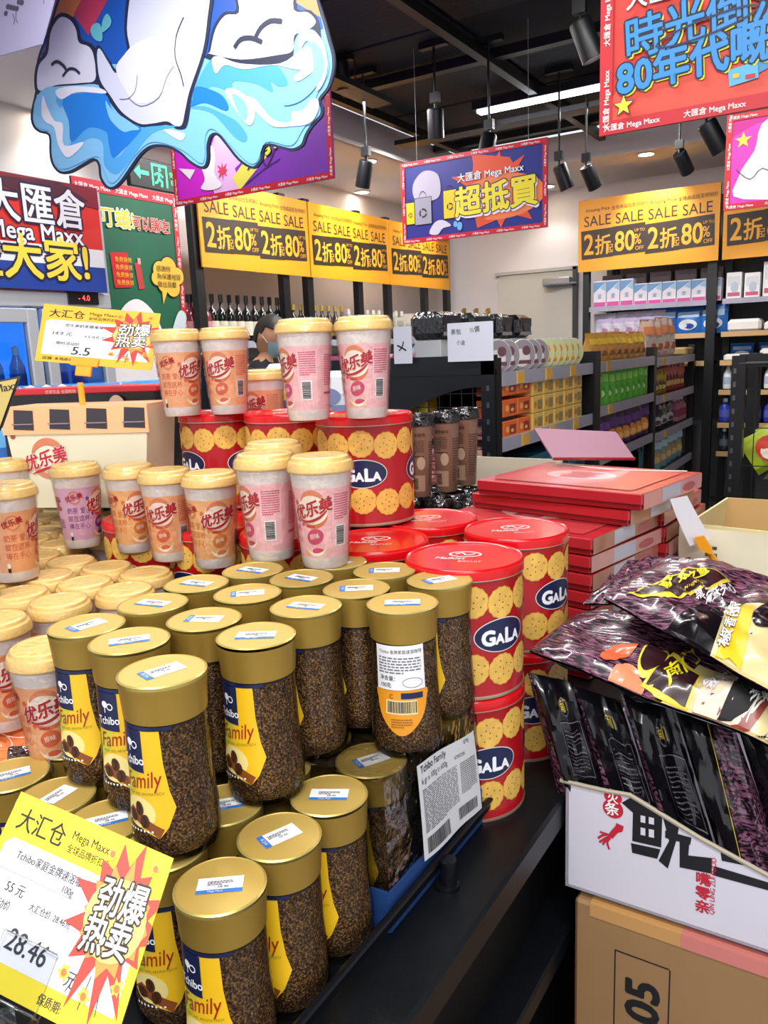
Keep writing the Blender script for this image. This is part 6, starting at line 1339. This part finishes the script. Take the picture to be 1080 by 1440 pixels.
bgA = pillow('snack_bag', 'topmost mauve snack bag with dark gold-edged title plate on the pile', [pt(848, 842, 1.00), pt(1125, 1000, .80), pt(1205, 850, 1.03), pt(940, 782, 1.20)], 0.019, bf, 'bag', pixart(CA, artA, 24), amp=.012, sd=31, n=34, eps=.0008)
bgC = pillow('snack_bag', 'crumpled mauve snack bag lying at the back of the pile by the red boxes', [pt(820, 850, 1.16), pt(960, 850, 1.16), pt(1010, 800, 1.32), pt(880, 795, 1.30)], .02, bf, 'bag', lambda p: p.rect(0, 0, 1, 1, pb_, .3), amp=.012, sd=41)
# beige box with plastic at the right and the hanging price strip
bx = pt(1022, 716, 1.6); t = thing('open_beige_carton', 'open beige carton lined with clear plastic at the right edge', 'carton', (bx.x-.02, bx.y-.03, .88)); bg_ = c_('dccf9e', .6); gi = c_('c9a56c', .6)
g = G(); h_ = bx.z-.88
g.quadslab([(-.06, -.10, 0), (.4, -.14, 0), (.4, -.14, h_*.93), (-.030, -.10, h_*.97)], .004, bg_); g.quadslab([(-.02, .16, 0), (-.06, -.10, 0), (-.030, -.10, h_*.97), (.0, .16, h_)], .004, bg_); g.quadslab([(.4, .16, 0), (-.02, .16, 0), (0, .16, h_), (.4, .16, h_)], .004, gi); obj('carton_wall', g, t)
g = G(); vs = []; n = 10
for j in range(n):
    for i in range(n): s, tt = i/(n-1), j/(n-1); v = Vector((-.04+.44*s, -.112-.03*s, h_*.05+h_*.9*tt)); vs.append(v+Vector((0, -.012*noisy(v, 18)-.008, 0)))
g.add(vs, [(j*n+i, j*n+i+1, (j+1)*n+i+1, (j+1)*n+i) for j in range(n-1) for i in range(n-1)], mat('milky_plastic', 'efe8cc', .3, coat=.5, var=.05, vs=14)); obj('plastic_liner', g, t)
g = G(); p = Print(); p.lines(.03, .02, .02, .12, 9, ink, 1, seed=3); p.lines(.09, .0, .015, .06, 5, ink, 1, seed=4); p.build(g, lambda s, z, d: (s-.02, -.128-d-.02*s, z+.01), .001); obj('handwriting', g, t)
g = G(); a = pt(1068, 765, 1.6)-Vector(t.location); g.box(a, (.05, .03, .05), c_('f0b62a', .4), b=.006); obj('yellow_pack', g, t)
g = G(); q = pt(1050, 800, 1.62); g.box((0, 0, .44), (.42, .26, .88), kraft, b=.004); tag(obj('stock_carton', g, loc=(q.x+.10, bx.y+.0, 0)), 'tall kraft carton column under the open beige carton', 'carton')
bx_g = thing('price_strip', 'curved white price strip on a yellow clip beside the red gift boxes', 'price tag', pt(985, 780, 1.42)); o4 = Vector(bx_g.location)
L_ = [(942, 702), (950, 724), (958, 742), (970, 768)]; Rr = [(966, 697), (976, 716), (987, 736), (1000, 758)]
g = G(); vs = []
for i, (a, b_) in enumerate(zip(L_, Rr)): vs += [pt(*a, 1.40+.006*i)-o4, pt(*b_, 1.42+.006*i)-o4]
g.add(vs, [(2*i, 2*i+2, 2*i+3, 2*i+1) for i in range(3)], c_('dedbe2', .5)); g.add([v+Vector((0, .0012, 0)) for v in vs], [(2*i+1, 2*i+3, 2*i+2, 2*i) for i in range(3)], c_('dedbe2', .5)); obj('paper_strip', g, bx_g)
g = G(); ycl = c_('ee9f1e', .35); pp = [pt(u, v, 1.41)-o4 for u, v in ((976, 756), (990, 752), (1002, 768), (1004, 778), (990, 775), (984, 772))]; g.slab([(q.x, q.z) for q in pp][::-1], .008, ycl, lambda s, z, d: (s, pp[0].y-d, z)); g.tube([pt(992, 770, 1.415)-o4, pt(1003, 785, 1.42)-o4, pt(1012, 800, 1.43)-o4], .006, ycl, 8); obj('yellow_clip', g, bx_g)

# ================================================================== PERSON (staff member behind the wine aisle)
skin = mat('skin', 'c9946f', .5); hair = mat('black_hair', '15120f', .55, var=.4, vs=60); cloth = mat('dark_uniform', '1c1d26', .8); maskm = c_('9fc6d2', .6); trous = mat('dark_trousers', '14151b', .8)
hp = pt(366, 468, 4.7); per = thing('person', 'black-haired person in dark clothes and pale blue face mask, looking down right', 'person', (hp.x, hp.y, 0))
hz = hp.z-.03; fa = math.radians(20)     # facing +X-ish
def skinned(name, jo, edges, m, par, sub=2):
    me = bpy.data.meshes.new(name); me.from_pydata([j[:3] for j in jo], edges, []); o = bpy.data.objects.new(name, me); COL.objects.link(o)
    md = o.modifiers.new('skin', 'SKIN'); 
    for i, j in enumerate(jo): r = j[3]; o.data.skin_vertices[0].data[i].radius = (r, j[4] if len(j) > 4 else r)
    o.data.skin_vertices[0].data[0].use_root = True
    sb = o.modifiers.new('sub', 'SUBSURF'); sb.levels = sub
    dg = bpy.context.evaluated_depsgraph_get(); dg.update(); me2 = bpy.data.meshes.new_from_object(o.evaluated_get(dg)); bpy.data.objects.remove(o)
    me2.materials.clear(); me2.materials.append(m); me2.shade_smooth(); o = bpy.data.objects.new(name, me2); COL.objects.link(o); o.parent = par; return o
k = hz-.11    # chin level
jo = [(0, 0, .93, .14, .11), (0, 0, 1.08, .13, .10), (.01, 0, k-.22, .16, .11), (.03, 0, k-.07, .09, .08), (.05, 0, k+.0, .052), (.06, 0, k+.05, .05),
      (0, .18, k-.12, .06), (.06, .25, k-.36, .045), (.27, .17, k-.42, .034), (.33, .15, k-.42, .03), (0, -.18, k-.12, .06), (.06, -.25, k-.36, .045), (.27, -.17, k-.42, .034), (.33, -.15, k-.42, .03),
      (0, .09, .86, .09), (.01, .10, .48, .062), (-.01, .10, .09, .042), (.11, .11, .045, .038), (0, -.09, .86, .09), (.01, -.10, .48, .062), (-.01, -.10, .09, .042), (.11, -.11, .045, .038)]
ed = [(0, 1), (1, 2), (2, 3), (3, 4), (4, 5), (3, 6), (6, 7), (7, 8), (8, 9), (3, 10), (10, 11), (11, 12), (12, 13), (0, 14), (14, 15), (15, 16), (16, 17), (0, 18), (18, 19), (19, 20), (20, 21)]
b = skinned('body', jo, ed, cloth, per); b.data.materials.append(skin); b.data.materials.append(trous)
for f in b.data.polygons:
    c = f.center
    if (c.z > k-.02) or (c.x > .29 and c.z > k-.6): f.material_index = 1
    elif c.z < .95: f.material_index = 2
for sg in (-1, 1):
    for i, (dx, dy, L2) in enumerate(((.0, .022, .075), (.004, .008, .085), (.004, -.006, .08), (.0, -.02, .065), (-.045, .03*sg*-1, .05))):
        x0, y0, z0 = .335+dx, sg*.15+dy, k-.425
        skinned('finger', [(x0-.01, y0, z0, .009), (x0+L2*.5, y0+dy*.3, z0-.004, .0085), (x0+L2, y0+dy*.4, z0-.02, .007)], [(0, 1), (1, 2)], skin, per, 1)
# head: sculpted ellipsoid with nose, brow and chin, facing +X
def head_pt(th, ph):
    x, y, z = math.cos(ph)*math.cos(th), math.cos(ph)*math.sin(th), math.sin(ph); r = Vector((x*.098, y*.076, z*.118))
    if x > 0:
        jaw = max(0, -z); r.y *= 1-.28*jaw; r.x += .012*jaw*x
        r.x += .026*math.exp(-((y/.16)**2))*math.exp(-(((z+.12)/.16)**2)); r.x += .006*math.exp(-((z-.28)/.1)**2)*x; r.x -= .008*math.exp(-(((abs(y)-.36)/.14)**2))*math.exp(-(((z-.08)/.1)**2)); r.x += .006*math.exp(-((y/.3)**2))*math.exp(-(((z+.45)/.08)**2))
    return r
tilt = Matrix.Rotation(math.radians(22), 3, 'Y'); hc = Vector((.075, 0, k+.115)); n1, n2 = 32, 24
vs = [hc+tilt @ head_pt(2*PI*i/n1, -PI/2+PI*j/n2) for j in range(n2+1) for i in range(n1)]
fs = [(j*n1+i, j*n1+(i+1) % n1, (j+1)*n1+(i+1) % n1, (j+1)*n1+i) for j in range(n2) for i in range(n1)]
g = G(); g.add(vs, fs, skin)
for sg in (-1, 1):
    g.add([hc+tilt @ (Vector((-.005, sg*.076, .0))+Vector((.020*math.cos(a)*q, sg*.008*(1.3-q), .032*math.sin(a)*q))) for q in (.4, 1) for a in [2*PI*i/12 for i in range(12)]], [(i, (i+1) % 12, 12+(i+1) % 12, 12+i) for i in range(12)]+[tuple(range(12))], skin)
obj('head', g, per)
g = G()
for sg in (-1, 1):
    e = hc+tilt @ Vector((.085, sg*.03, .012)); g.lathe([(0, -.011), (.011, 0), (0, .011)], wht, 12, e); g.lathe([(0, -.004), (.005, 0), (0, .004)], ink, 8, e+tilt @ Vector((.009, 0, 0))); g.tube([hc+tilt @ Vector((.088, sg*.015, .03)), hc+tilt @ Vector((.09, sg*.03, .036)), hc+tilt @ Vector((.078, sg*.048, .03))], .003, hair, 6)
obj('eyes', g, per)
vs = []; cov = []
for j in range(n2+1):
    for i in range(n1):
        th, ph = 2*PI*i/n1, -PI/2+PI*j/n2; r = head_pt(th, ph); x = math.cos(ph)*math.cos(th); z = math.sin(ph)
        cov.append((z > .40+.1*x) or (x < .12 and z > .02) or (x < -.22 and z > -.5)); r = r*(1.12+.04*noise.noise(Vector((x*6, math.sin(th)*6, z*6))))
        vs.append(hc+tilt @ r)
hf = [f for f in fs if all(cov[i] for i in f)]
g = G(); g.add(vs, hf, hair); g.add([hc+(v-hc)*.90 for v in vs], [f[::-1] for f in hf], hair)
be = {}
for f in hf:
    for a_, b_ in zip(f, f[1:]+f[:1]): be[(a_, b_)] = 1
nv = len(vs); g.f += [(a_, nv+a_, nv+b_, b_) for a_, b_ in be if (b_, a_) not in be]; g.mi += [0]*(len(g.f)-len(g.mi)); obj('hair', g, per)
g = G(); vs = []; m1, m2 = 14, 9
for j in range(m2):
    for i in range(m1):
        th = -1.15+2.3*i/(m1-1); ph = -.95+.88*j/(m2-1); vs.append(hc+tilt @ (head_pt(th, ph)*1.06+Vector((.006, 0, 0))))
g.add(vs, [(j*m1+i, j*m1+i+1, (j+1)*m1+i+1, (j+1)*m1+i) for j in range(m2-1) for i in range(m1-1)], maskm)
for sg in (-1, 1): g.tube([hc+tilt @ Vector((.045, sg*.072, -.02)), hc+tilt @ Vector((.0, sg*.083, .01))], .0018, wht, 5)
obj('face_mask', g, per); per.rotation_euler.z = math.radians(0)
# goods between the tin cups and the aisle: pale packs on a low stand behind the island
st = boxproto('pale_stock_box', (.2, .16, .16), c_('d9dce6', .45), deco_plain(c_('e9ebf2', .5), c_('7a86b0', .5)), bev=.02)
yb2 = bottle_simple('yellow_tub', c_('c8a81c', .35), c_('efe6b4', .35), .14, .05, c_('5a2a5c', .5), 'tub')
q0 = pt(400, 560, 2.6); g = G(); g.box((0, 0, .18), (.7, .3, .36), c_('20232a', .6), b=.004); tag(obj('stock_stand', g, loc=(q0.x, q0.y, TZ), rz=.5), 'dark stand behind the orange cups carrying pale boxes and yellow tubs', 'stand')
for i in range(3): q = pt(372+38*i, 560, 2.62); st.put((q.x, q.y+.04, 1.2), .5, f'pale rounded box seen between the two cup pairs, {ORD[i]} from the left', 'pale boxes on the dark stand', scale=(1, 1, (.55, 1.1, .9)[i]))
for i in range(2): q = pt(378+16*i, 560, 2.42); yb2.put((q.x, q.y, 1.2), .5, f'small yellow tub with purple label between the cup pairs, {ORD[i]} from the left', 'yellow tubs')
# drop prototypes that were never placed
for o in [o for o in COL.objects if o.parent is None and o.type == 'EMPTY' and not o.get('label')]:
    for c in list(o.children_recursive): bpy.data.objects.remove(c)
    bpy.data.objects.remove(o)
